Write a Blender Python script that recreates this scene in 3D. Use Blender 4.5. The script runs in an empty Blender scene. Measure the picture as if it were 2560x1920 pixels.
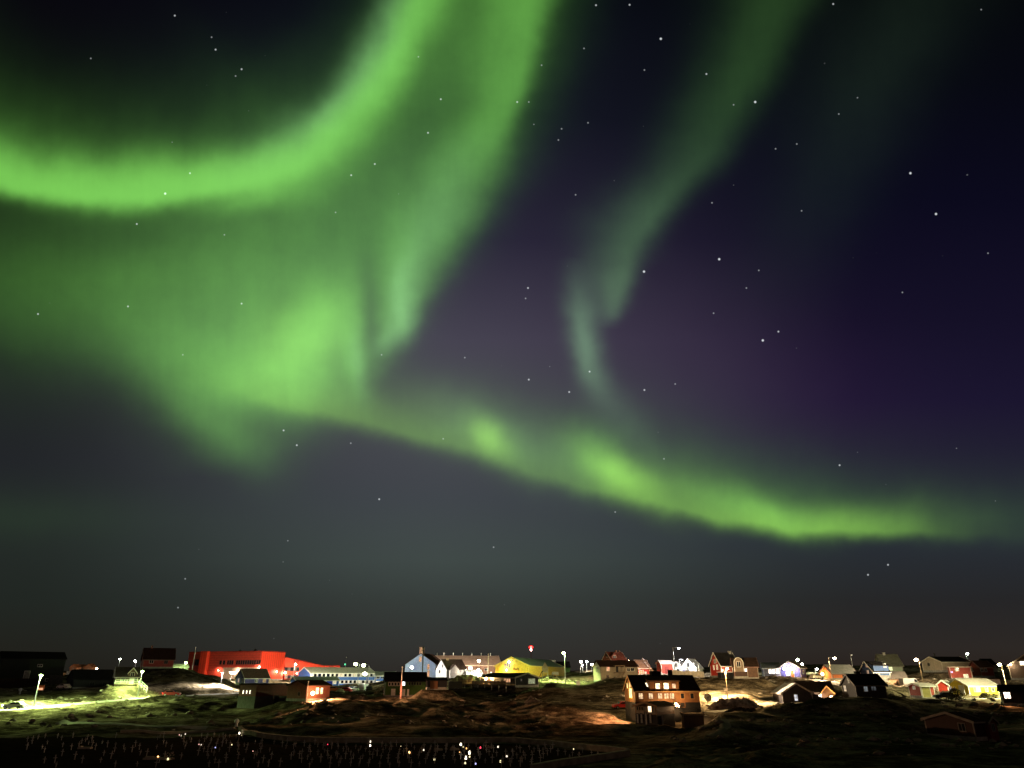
import bpy, bmesh, math, random
import numpy as np
from mathutils import Vector, Matrix
random.seed(7)
R = math.radians
SC = bpy.context.scene
COL = SC.collection

# ------------------------------------------------------------------ camera
FPX, CX, CY = 1775.0, 1280.0, 960.0          # focal length in photo pixels (24 mm phone lens)
PITCH = R(22.4)
SP, CP = math.sin(PITCH), math.cos(PITCH)
cam_d = bpy.data.cameras.new('camera')
cam_d.sensor_width = 36.0
cam_d.lens = 36.0 * FPX / 2560.0
cam_d.clip_start, cam_d.clip_end = 0.5, 20000.0
cam = bpy.data.objects.new('camera', cam_d)
COL.objects.link(cam)
cam.location = (0, 0, 0)                      # eye level is z = 0; the town lies around it
cam.rotation_euler = (math.pi / 2 + PITCH, 0, 0)
SC.camera = cam
SC.view_settings.view_transform = 'Standard'
SC.view_settings.look = 'None'
SC.view_settings.exposure = 0.0
SC.view_settings.gamma = 1.0
SC.cycles.use_denoising = True
SC.cycles.use_light_tree = True
SC.cycles.sample_clamp_indirect = 4.0
SC.cycles.max_bounces = 4

# ------------------------------------------------------------------ world: night sky with aurora and stars
world = bpy.data.worlds.new("World")
SC.world = world
world.use_nodes = True
NT = world.node_tree
NT.nodes.clear()
def N(t, **kw):
    n = NT.nodes.new(t)
    for k, v in kw.items():
        setattr(n, k, v)
    return n
def link(a, b): NT.links.new(a, b)
def put(sock, v):
    if isinstance(v, (int, float)): sock.default_value = v
    elif isinstance(v, (tuple, list)): sock.default_value = v
    else: link(v, sock)
def M(op, a, b=None, c=None, clamp=False):
    n = N('ShaderNodeMath', operation=op, use_clamp=clamp)
    put(n.inputs[0], a)
    if b is not None: put(n.inputs[1], b)
    if c is not None: put(n.inputs[2], c)
    return n.outputs[0]
def VM(op, a, b=None, out=0):
    n = N('ShaderNodeVectorMath', operation=op)
    put(n.inputs[0], a)
    if b is not None: put(n.inputs[1], b)
    return n.outputs['Value'] if op in ('DOT_PRODUCT', 'DISTANCE', 'LENGTH') else n.outputs[0]
def lin(c):
    c = c / 255.0
    return c / 12.92 if c <= .04045 else ((c + .055) / 1.055) ** 2.4
def L3(r, g, b): return (lin(r), lin(g), lin(b))

tc = N('ShaderNodeTexCoord')
dirv = VM('NORMALIZE', tc.outputs['Generated'])
# a chart of the northern sky: tangent plane at azimuth north, 22 degrees up, fixed in the world
fz = VM('DOT_PRODUCT', dirv, (0, CP, SP))
fzc = M('MAXIMUM', fz, 0.05)
sx = M('ADD', M('MULTIPLY', M('DIVIDE', VM('DOT_PRODUCT', dirv, (1, 0, 0)), fzc), FPX), CX)
sy = M('SUBTRACT', CY, M('MULTIPLY', M('DIVIDE', VM('DOT_PRODUCT', dirv, (0, -SP, CP)), fzc), FPX))
front = M('MULTIPLY_ADD', fz, 4.0, -0.4, clamp=True)
# soft wander so that no edge is a ruled curve
cmb = N('ShaderNodeCombineXYZ'); link(sx, cmb.inputs[0]); link(sy, cmb.inputs[1])
chart = cmb.outputs[0]
def noise(scale, detail=2.0, rough=.5, vec=None):
    n = N('ShaderNodeTexNoise', noise_dimensions='3D')
    n.inputs['Scale'].default_value = scale
    n.inputs['Detail'].default_value = detail
    n.inputs['Roughness'].default_value = rough
    link(vec or chart, n.inputs['Vector'])
    return n.outputs['Fac']
wx = M('MULTIPLY_ADD', noise(.006, 3), 60, -30)
wy = M('MULTIPLY_ADD', noise(.0075, 3, .5, VM('ADD', chart, (900, 300, 50))), 44, -22)
ax = M('ADD', sx, wx)
ay = M('ADD', sy, wy)

def ramp(fac, stops, mode='LINEAR'):
    n = N('ShaderNodeValToRGB')
    n.color_ramp.interpolation = mode
    el = n.color_ramp.elements
    while len(el) > 1: el.remove(el[-1])
    for i, (p, c) in enumerate(stops):
        e = el[0] if i == 0 else el.new(p)
        e.position = p
        e.color = c
    link(fac, n.inputs[0])
    return n

def resample(stops, n=28):
    """smooth (t, a, b, c, d) table -> n even rows"""
    a = np.array(stops, float)
    t = np.linspace(a[0, 0], a[-1, 0], n)
    rows = []
    for k in range(1, 5):
        x, y = a[:, 0], a[:, k]
        h = np.diff(x); s = np.diff(y) / h
        m = np.zeros(len(x)); m[0], m[-1] = s[0], s[-1]
        for i in range(1, len(x) - 1):
            m[i] = 0 if s[i-1] * s[i] <= 0 else 2 * s[i-1] * s[i] / (s[i-1] + s[i])
        i = np.clip(np.searchsorted(x, t) - 1, 0, len(x) - 2)
        q = (t - x[i]) / h[i]
        v = (2*q**3-3*q**2+1)*y[i] + (q**3-2*q**2+q)*h[i]*m[i] + (-2*q**3+3*q**2)*y[i+1] + (q**3-q**2)*h[i]*m[i+1]
        rows.append(v)
    return t, np.array(rows).T

def ribbon(kind, stops, pw=1.7, coords=None):
    """stops: (t, centre, amplitude, width on the minus side, width on the plus side)"""
    X, Y = coords or (ax, ay)
    if kind == 'x': t, c = X, Y
    elif kind == 'y': t, c = Y, X
    else:
        _, ox, oy = kind
        dx, dy = M('SUBTRACT', X, ox), M('SUBTRACT', Y, oy)
        t = M('MULTIPLY', M('ARCTAN2', dx, dy), 180 / math.pi)
        c = M('SQRT', M('ADD', M('MULTIPLY', dx, dx), M('MULTIPLY', dy, dy)))
    tt, rows = resample(stops)
    t0, t1 = tt[0], tt[-1]
    CS, WS, C0 = 4000.0, 1000.0, 1000.0
    st = [((a - t0) / (t1 - t0), ((r[0] + C0) / CS, max(r[1], 0), r[2] / WS, r[3] / WS)) for a, r in zip(tt, rows)]
    n = ramp(M('DIVIDE', M('SUBTRACT', t, float(t0)), float(t1 - t0), clamp=True), st)
    sep = N('ShaderNodeSeparateColor'); link(n.outputs[0], sep.inputs[0])
    d = M('SUBTRACT', c, M('MULTIPLY_ADD', sep.outputs[0], CS, -C0))
    side = M('GREATER_THAN', d, 0.0)
    wm = M('MULTIPLY', sep.outputs[2], M('SUBTRACT', 1.0, side))
    w = M('MULTIPLY', M('MULTIPLY_ADD', n.outputs[1], side, wm), WS)
    q = M('POWER', M('DIVIDE', M('ABSOLUTE', d), w), pw)
    return M('MULTIPLY', sep.outputs[1], M('POWER', 2.718282, M('MULTIPLY', q, -1.0)))

def blob(x, y, rx, ry, ang, amp, pw=1.0):
    """soft elliptical patch; ang in degrees, rx along it"""
    ca, sa = math.cos(R(ang)), math.sin(R(ang))
    dx, dy = M('SUBTRACT', ax, x), M('SUBTRACT', ay, y)
    u = M('MULTIPLY_ADD', dx, ca / rx, M('MULTIPLY', dy, sa / rx))
    v = M('MULTIPLY_ADD', dx, -sa / ry, M('MULTIPLY', dy, ca / ry))
    q = M('MULTIPLY_ADD', u, u, M('MULTIPLY', v, v))
    if pw != 1.0: q = M('POWER', q, pw)
    return M('MULTIPLY', amp, M('POWER', 2.718282, M('MULTIPLY', q, -1.0)))

def total(l):
    r = l[0]
    for k in l[1:]: r = M('ADD', r, k)
    return r

def sm(v, a, b):
    n = N('ShaderNodeMapRange', interpolation_type='SMOOTHSTEP')
    link(v, n.inputs[0]); n.inputs[1].default_value = a; n.inputs[2].default_value = b
    return n.outputs[0]
green, pale, lime = [], [], []
#AURORA
# the great arc, upper left
green.append(ribbon(('p', 350, -150), [(-60, 760, .62, 66, 30), (-29, 684, .82, 74, 30), (-12, 646, .88, 74, 31), (4.5, 632, .90, 72, 32), (18, 640, .92, 62, 32),
    (30, 668, .88, 55, 44), (42, 688, .76, 56, 50), (55, 696, .66, 54, 54), (69, 702, .60, 52, 58), (80, 720, .50, 50, 60), (100, 760, .45, 50, 60)], 1.8))
green.append(ribbon(('p', 350, -150), [(-60, 700, .09, 150, 60), (-29, 635, .11, 150, 70), (4.5, 580, .10, 150, 70), (30, 600, .10, 165, 90), (50, 625, .06, 140, 90), (70, 640, .03, 110, 90), (100, 700, .02, 100, 90)], 1.7))
pale.append(ribbon(('p', 350, -150), [(-60, 650, .0, 60, 40), (10, 610, .0, 60, 40), (35, 622, .08, 50, 50), (50, 640, .16, 42, 45), (65, 648, .15, 38, 45), (80, 658, .10, 38, 45), (100, 700, .05, 40, 45)], 1.8))
# darker green under-edge of the arc
green.append(ribbon('x', [(420, 520, .0, 30, 30), (520, 522, .10, 36, 24), (640, 500, .24, 40, 28), (740, 478, .22, 50, 44), (850, 430, .12, 60, 70), (950, 330, .05, 60, 80), (1050, 250, 0, 60, 80)], 1.8))
# curtain between the arc and the sharp right-hand edge
green.append(ribbon('y', [(-300, 1240, .20, 190, 190), (0, 1200, .19, 170, 190), (150, 1150, .18, 170, 200), (300, 1105, .17, 260, 200), (450, 1020, .19, 480, 200), (560, 940, .23, 640, 200), (700, 870, .26, 680, 180), (820, 790, .25, 560, 170), (930, 700, .17, 320, 170), (1050, 640, .06, 200, 150), (1200, 600, .0, 200, 150)], 2.6))
green.append(ribbon('y', [(-300, 1390, .28, 120, 46), (0, 1332, .28, 110, 50), (130, 1300, .28, 100, 46), (250, 1268, .30, 85, 42), (380, 1212, .22, 100, 50), (520, 1140, .16, 120, 70), (640, 1070, .15, 100, 64), (760, 1015, .18, 90, 52), (860, 965, .16, 80, 50), (940, 915, .08, 80, 50), (1030, 860, .0, 60, 50)], 2.1))
pale.append(ribbon('y', [(300, 1190, .0, 60, 60), (420, 1150, .05, 70, 60), (520, 1100, .08, 80, 70), (620, 1030, .10, 50, 60), (700, 1004, .18, 26, 44), (770, 1002, .22, 24, 36), (830, 992, .14, 26, 40), (900, 960, .0, 40, 40)], 2.0))
green.append(ribbon('y', [(400, 990, .0, 60, 50), (520, 990, .05, 60, 50), (650, 1000, .09, 44, 40), (740, 1000, .12, 32, 36), (820, 985, .10, 34, 40), (900, 950, .04, 44, 44), (960, 920, .0, 44, 44)], 1.9))
# the bright clot over the left half and its folds
green.append(blob(740, 850, 190, 115, -25, .26))
lime.append(blob(755, 850, 130, 95, -30, .20))
green.append(blob(300, 605, 260, 45, 2, -.03))
green.append(blob(785, 815, 62, 78, 30, .26))
green.append(blob(770, 930, 80, 60, 10, .14))
green.append(blob(540, 940, 190, 95, 22, .26))
green.append(blob(885, 880, 30, 110, -8, .22))
pale.append(blob(900, 895, 20, 70, -8, .09))
green.append(blob(932, 780, 27, 120, -10, -.13))
green.append(blob(690, 790, 40, 100, 20, -.07))
green.append(blob(760, 955, 150, 72, 12, .20))
green.append(blob(540, 1070, 140, 58, 38, .13))
green.append(blob(610, 1125, 80, 36, 0, .04))
green.append(blob(160, 720, 480, 200, 4, .08))
green.append(blob(640, 690, 260, 120, -15, .07))
# the low band that runs down to the right, yellower
lime.append(ribbon('x', [(420, 930, .0, 60, 26), (560, 965, .06, 60, 24), (700, 1008, .20, 78, 24), (850, 1040, .23, 78, 24), (1000, 1078, .21, 85, 24), (1130, 1105, .23, 90, 28), (1230, 1132, .20, 95, 32),
    (1330, 1180, .17, 95, 28), (1420, 1208, .18, 90, 24), (1520, 1226, .20, 85, 22), (1640, 1252, .22, 80, 20), (1760, 1282, .38, 72, 22), (1880, 1308, .54, 58, 22), (2000, 1322, .54, 48, 21), (2120, 1325, .48, 46, 19), (2220, 1326, .38, 50, 19), (2310, 1330, .16, 62, 20), (2420, 1332, .05, 75, 22), (2560, 1332, .015, 80, 24), (2900, 1330, .0, 90, 30)], 1.75))
green.append(ribbon('x', [(900, 1040, .0, 100, 60), (1100, 1070, .04, 110, 60), (1400, 1150, .05, 130, 60), (1700, 1220, .09, 130, 46), (1900, 1270, .10, 120, 38), (2150, 1292, .06, 110, 32), (2350, 1295, .03, 110, 36), (2600, 1295, .015, 110, 40)], 1.6))
lime.append(blob(1230, 1098, 50, 34, 42, .46))
pale.append(blob(1180, 1060, 130, 60, 25, .06))
lime.append(blob(1550, 1186, 112, 42, 34, .52))
green.append(blob(1480, 1120, 85, 60, 40, .15))
green.append(blob(1880, 1270, 130, 40, 20, .10))
pale.append(blob(1350, 1130, 150, 70, 30, .06))
# the second, fainter curtain
pale.append(ribbon('y', [(-300, 2080, .016, 190, 90), (0, 1950, .016, 150, 92), (130, 1890, .014, 130, 76), (250, 1830, .016, 115, 68), (350, 1775, .02, 115, 68), (470, 1670, .04, 120, 62), (560, 1612, .075, 115, 50), (640, 1568, .07, 95, 52), (720, 1538, .12, 52, 38), (775, 1530, .09, 38, 32), (820, 1520, .0, 30, 26)], 2.0))
green.append(ribbon('y', [(-300, 2080, .03, 150, 80), (0, 1950, .04, 120, 74), (200, 1860, .042, 105, 64), (400, 1740, .036, 100, 62), (600, 1590, .038, 85, 48), (720, 1540, .05, 50, 36), (800, 1520, .0, 40, 30)], 2.0))
pale.append(ribbon('y', [(640, 1440, .0, 34, 46), (730, 1442, .09, 32, 46), (800, 1448, .19, 30, 42), (870, 1462, .23, 30, 38), (930, 1482, .19, 34, 40), (990, 1510, .08, 46, 50), (1060, 1560, .045, 60, 55), (1140, 1620, .025, 70, 60), (1220, 1640, .0, 80, 60)], 1.9))
# faint far veils
pale.append(blob(2130, 330, 420, 120, -62, .010))
pale.append(blob(2250, 40, 400, 150, -40, .006))
pale.append(blob(1280, 1390, 900, 130, 4, .010))
green.append(blob(-60, 1290, 420, 60, 0, .012))
pale.append(blob(2420, 1300, 240, 70, 0, .008))
#END AURORA
tex = M('MULTIPLY_ADD', noise(.009, 5, .6), .44, .78)
# faint rays along the curtains
rayv = N('ShaderNodeMapping'); link(chart, rayv.inputs['Vector'])
rayv.inputs['Rotation'].default_value = (0, 0, R(-24)); rayv.inputs['Scale'].default_value = (.019, .0022, 1)
tex = M('MULTIPLY', tex, M('MULTIPLY_ADD', noise(1.0, 5, .62, rayv.outputs[0]), .24, .89))
gI = M('MULTIPLY', M('MULTIPLY', M('MAXIMUM', total(green), 0.0), tex), front)
lI = M('MULTIPLY', M('MULTIPLY', total(lime), tex), front)
pI = M('MULTIPLY', M('MULTIPLY', total(pale), tex), front)
high = sm(sy, -1300, -200)
gI, pI, lI = M('MULTIPLY', gI, high), M('MULTIPLY', pI, high), M('MULTIPLY', lI, high)
# knee, so that overlapping curtains do not burn out
gI = M('DIVIDE', gI, M('POWER', M('ADD', 1.0, M('POWER', M('DIVIDE', gI, .95), 3.0)), .3333))

def vramp(rows):
    return ramp(M('DIVIDE', sy, 1800.0, clamp=True), [(y / 1800.0, (*L3(*c), 1)) for y, c in rows]).outputs[0]
left = vramp([(0, (8, 7, 13)), (300, (12, 14, 15)), (700, (22, 28, 24)), (950, (32, 34, 36)), (1150, (34, 36, 40)), (1300, (36, 42, 40)), (1500, (33, 38, 34)), (1620, (33, 33, 28)), (1700, (30, 28, 22))])
mid = vramp([(0, (12, 15, 24)), (300, (22, 24, 36)), (600, (42, 39, 57)), (850, (70, 66, 81)), (1000, (73, 72, 81)), (1250, (64, 68, 74)), (1400, (62, 69, 69)), (1500, (54, 59, 57)), (1620, (50, 50, 47)), (1700, (44, 40, 36))])
right = vramp([(0, (5, 6, 11)), (200, (7, 8, 17)), (500, (11, 10, 28)), (800, (20, 16, 38)), (1000, (26, 21, 46)), (1200, (34, 32, 49)), (1350, (38, 43, 51)), (1500, (37, 36, 38)), (1620, (44, 39, 36)), (1700, (40, 31, 25))])
def mix(f, a, b):
    n = N('ShaderNodeMix', data_type='RGBA')
    put(n.inputs[0], f); link(a, n.inputs[6]); link(b, n.inputs[7])
    return n.outputs[2]
base = mix(sm(ax, 1040, 2180), mix(sm(ax, 0, 1150), left, mid), right)
def scaled(f, col):
    n = N('ShaderNodeVectorMath', operation='SCALE')
    n.inputs[0].default_value = col; put(n.inputs[3], f)
    return n.outputs[0]
purple = scaled(blob(1820, 960, 420, 230, 20, 1.0), (.010, .003, .012))
behind = M('MULTIPLY_ADD', M('SUBTRACT', 1.0, front), -.6, 1.0)
fl = N('ShaderNodeVectorMath', operation='SCALE'); link(base, fl.inputs[0]); link(behind, fl.inputs[3])
# added warm glow, low in the unseen southern sky, lighting faces towards the camera
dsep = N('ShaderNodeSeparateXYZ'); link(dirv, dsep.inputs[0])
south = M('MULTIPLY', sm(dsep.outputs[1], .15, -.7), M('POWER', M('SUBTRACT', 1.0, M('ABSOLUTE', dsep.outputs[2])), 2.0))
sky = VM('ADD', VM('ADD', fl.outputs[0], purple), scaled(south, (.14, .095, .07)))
sky = VM('ADD', sky, scaled(gI, (.245, .76, .115)))
sky = VM('ADD', sky, scaled(pI, (.36, .74, .36)))
sky = VM('ADD', sky, scaled(lI, (.30, .70, .075)))
# stars: the bright ones where the photograph has them, the faint ones scattered
BIG = [(413,484),(2276,433),(1610,679),(1888,255),(1907,851),(1798,648),(2340,535),(1652,97)]
MED = [(437,39),(539,124),(604,173),(342,560),(320,766),(95,785),(604,759),(878,438),(937,410),(475,433),(1070,332),(1102,248),(1490,13),(1574,12),(1766,185),(1946,829),(1474,929),
       (2083,10),(709,1076),(742,1113),(948,1248),(1423,980),(1611,975),(1322,949),(2099,1163),(2220,1412),(2170,1437),(1293,255),(1320,720)]
SML = [(529,93),(589,190),(227,146),(561,587),(457,887),(1046,142),(839,531),(1162,894),(954,887),(1834,262),(1897,676),(1866,720),(2256,731),(2470,633),(1780,507),(2097,285),(1314,746),
       (1354,163),(1322,255),(1404,322),(1470,307),(1439,487),(1784,783),(1396,350),(1460,121),(1611,175),(877,1108),(463,1447),(445,1519),(1234,1368),(1108,1097),(1660,1147),(1538,1280),(1992,360),(1939,372),(2004,527),(2453,24),(1688,960)]
def spots(pts, r0, r1, amp):
    d = None
    for p in pts:
        k = VM('DISTANCE', chart, (p[0], p[1], 0.0))
        d = k if d is None else M('MINIMUM', d, k)
    n = N('ShaderNodeMapRange', interpolation_type='SMOOTHSTEP')
    link(d, n.inputs[0]); n.inputs[1].default_value = r1; n.inputs[2].default_value = r0
    return M('MULTIPLY', n.outputs[0], amp)
st = total([spots(BIG, .4, 4.2, .85), spots(MED, .3, 3.4, .55), spots(SML, .3, 3.0, .28)])
vo = N('ShaderNodeTexVoronoi', voronoi_dimensions='3D', feature='F1')
link(dirv, vo.inputs['Vector']); vo.inputs['Scale'].default_value = 34.0
sepv = N('ShaderNodeSeparateColor'); link(vo.outputs['Color'], sepv.inputs[0])
fs = N('ShaderNodeMapRange', interpolation_type='SMOOTHSTEP')
link(vo.outputs['Distance'], fs.inputs[0]); fs.inputs[1].default_value = .042; fs.inputs[2].default_value = .012
st = M('ADD', st, M('MULTIPLY', fs.outputs[0], M('MULTIPLY', M('POWER', sepv.outputs[0], 4.0), .22)))
st = M('MULTIPLY', st, M('MULTIPLY', front, M('GREATER_THAN', VM('DOT_PRODUCT', dirv, (0, 0, 1)), .02)))
sky = VM('ADD', sky, scaled(st, (.92, .97, 1.0)))
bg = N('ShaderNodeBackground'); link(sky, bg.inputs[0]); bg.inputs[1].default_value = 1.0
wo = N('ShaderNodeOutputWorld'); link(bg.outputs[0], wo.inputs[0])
world.cycles.sampling_method = 'MANUAL'; world.cycles.sample_map_resolution = 512

# ------------------------------------------------------------------ geometry of the view: photo pixel + distance -> place in the town
def dry(y): return FPX * CP - (CY - y) * SP
def gz(y): return (FPX * SP + (CY - y) * CP) / dry(y)          # height per metre of distance
def at(x, y, Y): return Vector(((x - CX) / dry(y) * Y, Y, gz(y) * Y))
def ray(x, y): return Vector((x - CX, dry(y), FPX * SP + (CY - y) * CP)).normalized()

# ------------------------------------------------------------------ materials
MATS = {}
def newmat(name):
    m = bpy.data.materials.new(name); m.use_nodes = True
    nt = m.node_tree
    return m, nt, nt.nodes['Principled BSDF']
def paint(name, col, rough=.7, vary=.22, boards=0.0, axis='z', metal=0.0, scale=1.6, bump=.25, spec=.3):
    """painted or weathered surface: patchy tint, optional boards (cladding pitch in metres)"""
    if name in MATS: return MATS[name]
    m, nt, b = newmat(name)
    T = nt.nodes.new('ShaderNodeTexCoord')
    n1 = nt.nodes.new('ShaderNodeTexNoise'); n1.inputs['Scale'].default_value = scale; n1.inputs['Detail'].default_value = 5
    nt.links.new(T.outputs['Object'], n1.inputs['Vector'])
    r = nt.nodes.new('ShaderNodeValToRGB')
    r.color_ramp.elements[0].position, r.color_ramp.elements[1].position = .3, .72
    r.color_ramp.elements[0].color = (*[c * (1 - vary) for c in col], 1)
    r.color_ramp.elements[1].color = (*[min(1, c * (1 + vary * .7)) for c in col], 1)
    nt.links.new(n1.outputs['Fac'], r.inputs[0])
    out = r.outputs[0]
    if boards:
        sp = nt.nodes.new('ShaderNodeSeparateXYZ'); nt.links.new(T.outputs['Object'], sp.inputs[0])
        if axis == 'z': c = sp.outputs[2]
        else:
            ad = nt.nodes.new('ShaderNodeMath'); ad.operation = 'ADD'
            nt.links.new(sp.outputs[0], ad.inputs[0]); nt.links.new(sp.outputs[1], ad.inputs[1]); c = ad.outputs[0]
        mu = nt.nodes.new('ShaderNodeMath'); mu.operation = 'MULTIPLY'; mu.inputs[1].default_value = 1 / boards
        nt.links.new(c, mu.inputs[0])
        fr = nt.nodes.new('ShaderNodeMath'); fr.operation = 'FRACT'; nt.links.new(mu.outputs[0], fr.inputs[0])
        bp = nt.nodes.new('ShaderNodeBump'); bp.inputs['Strength'].default_value = .6; bp.inputs['Distance'].default_value = .04
        nt.links.new(fr.outputs[0], bp.inputs['Height']); nt.links.new(bp.outputs[0], b.inputs['Normal'])
        gr = nt.nodes.new('ShaderNodeMath'); gr.operation = 'GREATER_THAN'; gr.inputs[1].default_value = .14
        nt.links.new(fr.outputs[0], gr.inputs[0])
        ma = nt.nodes.new('ShaderNodeMath'); ma.operation = 'MULTIPLY_ADD'; ma.inputs[1].default_value = .45; ma.inputs[2].default_value = .55
        nt.links.new(gr.outputs[0], ma.inputs[0])
        vm = nt.nodes.new('ShaderNodeVectorMath'); vm.operation = 'SCALE'
        nt.links.new(out, vm.inputs[0]); nt.links.new(ma.outputs[0], vm.inputs[3]); out = vm.outputs[0]
    nt.links.new(out, b.inputs['Base Color'])
    b.inputs['Roughness'].default_value = rough
    b.inputs['Specular IOR Level'].default_value = spec if rough < .8 else 0.0
    b.inputs['Metallic'].default_value = metal
    MATS[name] = m
    return m
def glow(name, col, strength):
    key = (name, tuple(round(c, 3) for c in col), strength)
    if key in MATS: return MATS[key]
    m, nt, b = newmat(name)
    b.inputs['Base Color'].default_value = (.6, .6, .6, 1)
    b.inputs['Emission Color'].default_value = (*col, 1)
    b.inputs['Emission Strength'].default_value = strength
    MATS[key] = m
    return m
def lit_room(col, strength, seed=0):
    """a lit window: the room behind is uneven - curtains, a lamp, darker corners"""
    key = ('room', tuple(col), strength)
    if key in MATS: return MATS[key]
    m, nt, b = newmat('glowing_window_pane')
    T = nt.nodes.new('ShaderNodeTexCoord')
    n1 = nt.nodes.new('ShaderNodeTexNoise'); n1.inputs['Scale'].default_value = 2.2; n1.inputs['Detail'].default_value = 3
    nt.links.new(T.outputs['Object'], n1.inputs['Vector'])
    mr = nt.nodes.new('ShaderNodeMapRange'); mr.inputs[1].default_value = .35; mr.inputs[2].default_value = .62
    mr.inputs[3].default_value = strength * .35; mr.inputs[4].default_value = strength * 1.3
    nt.links.new(n1.outputs['Fac'], mr.inputs[0])
    b.inputs['Base Color'].default_value = (.05, .05, .05, 1)
    b.inputs['Roughness'].default_value = .1
    b.inputs['Emission Color'].default_value = (*col, 1)
    nt.links.new(mr.outputs[0], b.inputs['Emission Strength'])
    MATS[key] = m
    return m
def glass():
    if 'glass' in MATS: return MATS['glass']
    m, nt, b = newmat('dark_window_glass')
    b.inputs['Base Color'].default_value = (.012, .014, .018, 1)
    b.inputs['Roughness'].default_value = .08
    MATS['glass'] = m
    return m
WHITE = paint('white_paint', (.72, .70, .66), .6, .12)
CONC = paint('concrete', (.26, .25, .23), .9, .3)
STEEL = paint('galvanised_steel', (.38, .39, .39), .45, .15, metal=.6)
DARKMETAL = paint('dark_metal', (.05, .05, .055), .5, .2, metal=.4)
TIMBER = paint('weathered_timber', (.24, .17, .11), .85, .3, scale=3)
BLACKROOF = paint('black_roofing_felt', (.018, .017, .017), .9, .3)
RUBBER = paint('black_rubber', (.015, .015, .015), .8, .1)

# ------------------------------------------------------------------ mesh builder and tagging
class MB:
    def __init__(s, fn=None): s.v, s.f, s.fn = [], [], fn or (lambda a, b, c: (a, b, c))
    def add(s, vs, fs):
        o = len(s.v); s.v += [s.fn(*p) for p in vs]; s.f += [tuple(i + o for i in f) for f in fs]; return s
    def box(s, x0, x1, y0, y1, z0, z1):
        return s.add([(x, y, z) for z in (z0, z1) for y in (y0, y1) for x in (x0, x1)],
                     [(0, 1, 3, 2), (4, 6, 7, 5), (0, 4, 5, 1), (2, 3, 7, 6), (0, 2, 6, 4), (1, 5, 7, 3)])
    def prism(s, poly, lo, hi, axis=0):
        """poly: 2D points in the plane across AXIS, extruded from lo to hi"""
        def p3(q, k):
            return (k, q[0], q[1]) if axis == 0 else ((q[0], k, q[1]) if axis == 1 else (q[0], q[1], k))
        n = len(poly)
        return s.add([p3(q, lo) for q in poly] + [p3(q, hi) for q in poly],
                     [tuple(range(n)), tuple(range(2 * n - 1, n - 1, -1))] + [(i, (i + 1) % n, n + (i + 1) % n, n + i) for i in range(n)])
    def tube(s, p0, p1, r0, r1=None, n=8):
        r1 = r0 if r1 is None else r1
        a, b = Vector(p0), Vector(p1); d = (b - a).normalized()
        u = d.orthogonal().normalized(); w = d.cross(u)
        ring = lambda c, r: [tuple(c + u * (r * math.cos(2 * math.pi * k / n)) + w * (r * math.sin(2 * math.pi * k / n))) for k in range(n)]
        return s.add(ring(a, r0) + ring(b, r1), [tuple(range(n)), tuple(range(2 * n - 1, n - 1, -1))] + [(i, (i + 1) % n, n + (i + 1) % n, n + i) for i in range(n)])
    def ball(s, c, r, rz=None, n=10, m=6):
        rz = r if rz is None else rz
        vs = [(c[0], c[1], c[2] - rz)]
        for j in range(1, m):
            t = -math.pi / 2 + math.pi * j / m
            vs += [(c[0] + r * math.cos(t) * math.cos(2 * math.pi * k / n), c[1] + r * math.cos(t) * math.sin(2 * math.pi * k / n), c[2] + rz * math.sin(t)) for k in range(n)]
        vs.append((c[0], c[1], c[2] + rz))
        fs = [(0, 1 + (k + 1) % n, 1 + k) for k in range(n)]
        for j in range(m - 2):
            o = 1 + j * n
            fs += [(o + k, o + (k + 1) % n, o + n + (k + 1) % n, o + n + k) for k in range(n)]
        o = 1 + (m - 2) * n
        fs += [(o + k, o + (k + 1) % n, len(vs) - 1) for k in range(n)]
        return s.add(vs, fs)
    def build(s, name, mat, parent=None, smooth=False, bevel=0):
        me = bpy.data.meshes.new(name)
        me.from_pydata(s.v, [], s.f); me.validate()
        bm = bmesh.new(); bm.from_mesh(me)
        bmesh.ops.recalc_face_normals(bm, faces=bm.faces)
        if bevel: bmesh.ops.bevel(bm, geom=[e for e in bm.edges], offset=bevel, segments=2, affect='EDGES')
        bm.to_mesh(me); bm.free()
        me.materials.append(mat)
        if smooth: me.polygons.foreach_set('use_smooth', [True] * len(me.polygons))
        o = bpy.data.objects.new(name, me); COL.objects.link(o)
        if parent is not None: o.parent = parent
        return o
def tag(o, label=None, cat=None, group=None, kind=None):
    for k, v in (('label', label), ('category', cat), ('group', group), ('kind', kind)):
        if v: o[k] = v
    return o
def thing(name, label, cat, loc, rz=0.0, group=None):
    o = bpy.data.objects.new(name, None); COL.objects.link(o)
    o.location = loc; o.rotation_euler = (0, 0, rz); o.empty_display_size = .5
    return tag(o, label, cat, group)
def lamp_light(parent, loc, col, power, radius=.12, name='lamp_light', spot=None, aim=(0, 0, -1)):
    l = bpy.data.lights.new(name, 'SPOT' if spot else 'POINT')
    l.energy, l.color, l.shadow_soft_size = power, col, radius
    if spot: l.spot_size, l.spot_blend = R(spot), .3
    o = bpy.data.objects.new(name, l); COL.objects.link(o)
    o.location = loc; o.parent = parent
    if spot: o.rotation_euler = Vector(aim).to_track_quat('-Z', 'Y').to_euler()
    return o
def copy_tree(o, parent=None):
    c = o.copy(); COL.objects.link(c); c.parent = parent
    for ch in o.children: copy_tree(ch, c)
    return c

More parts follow.
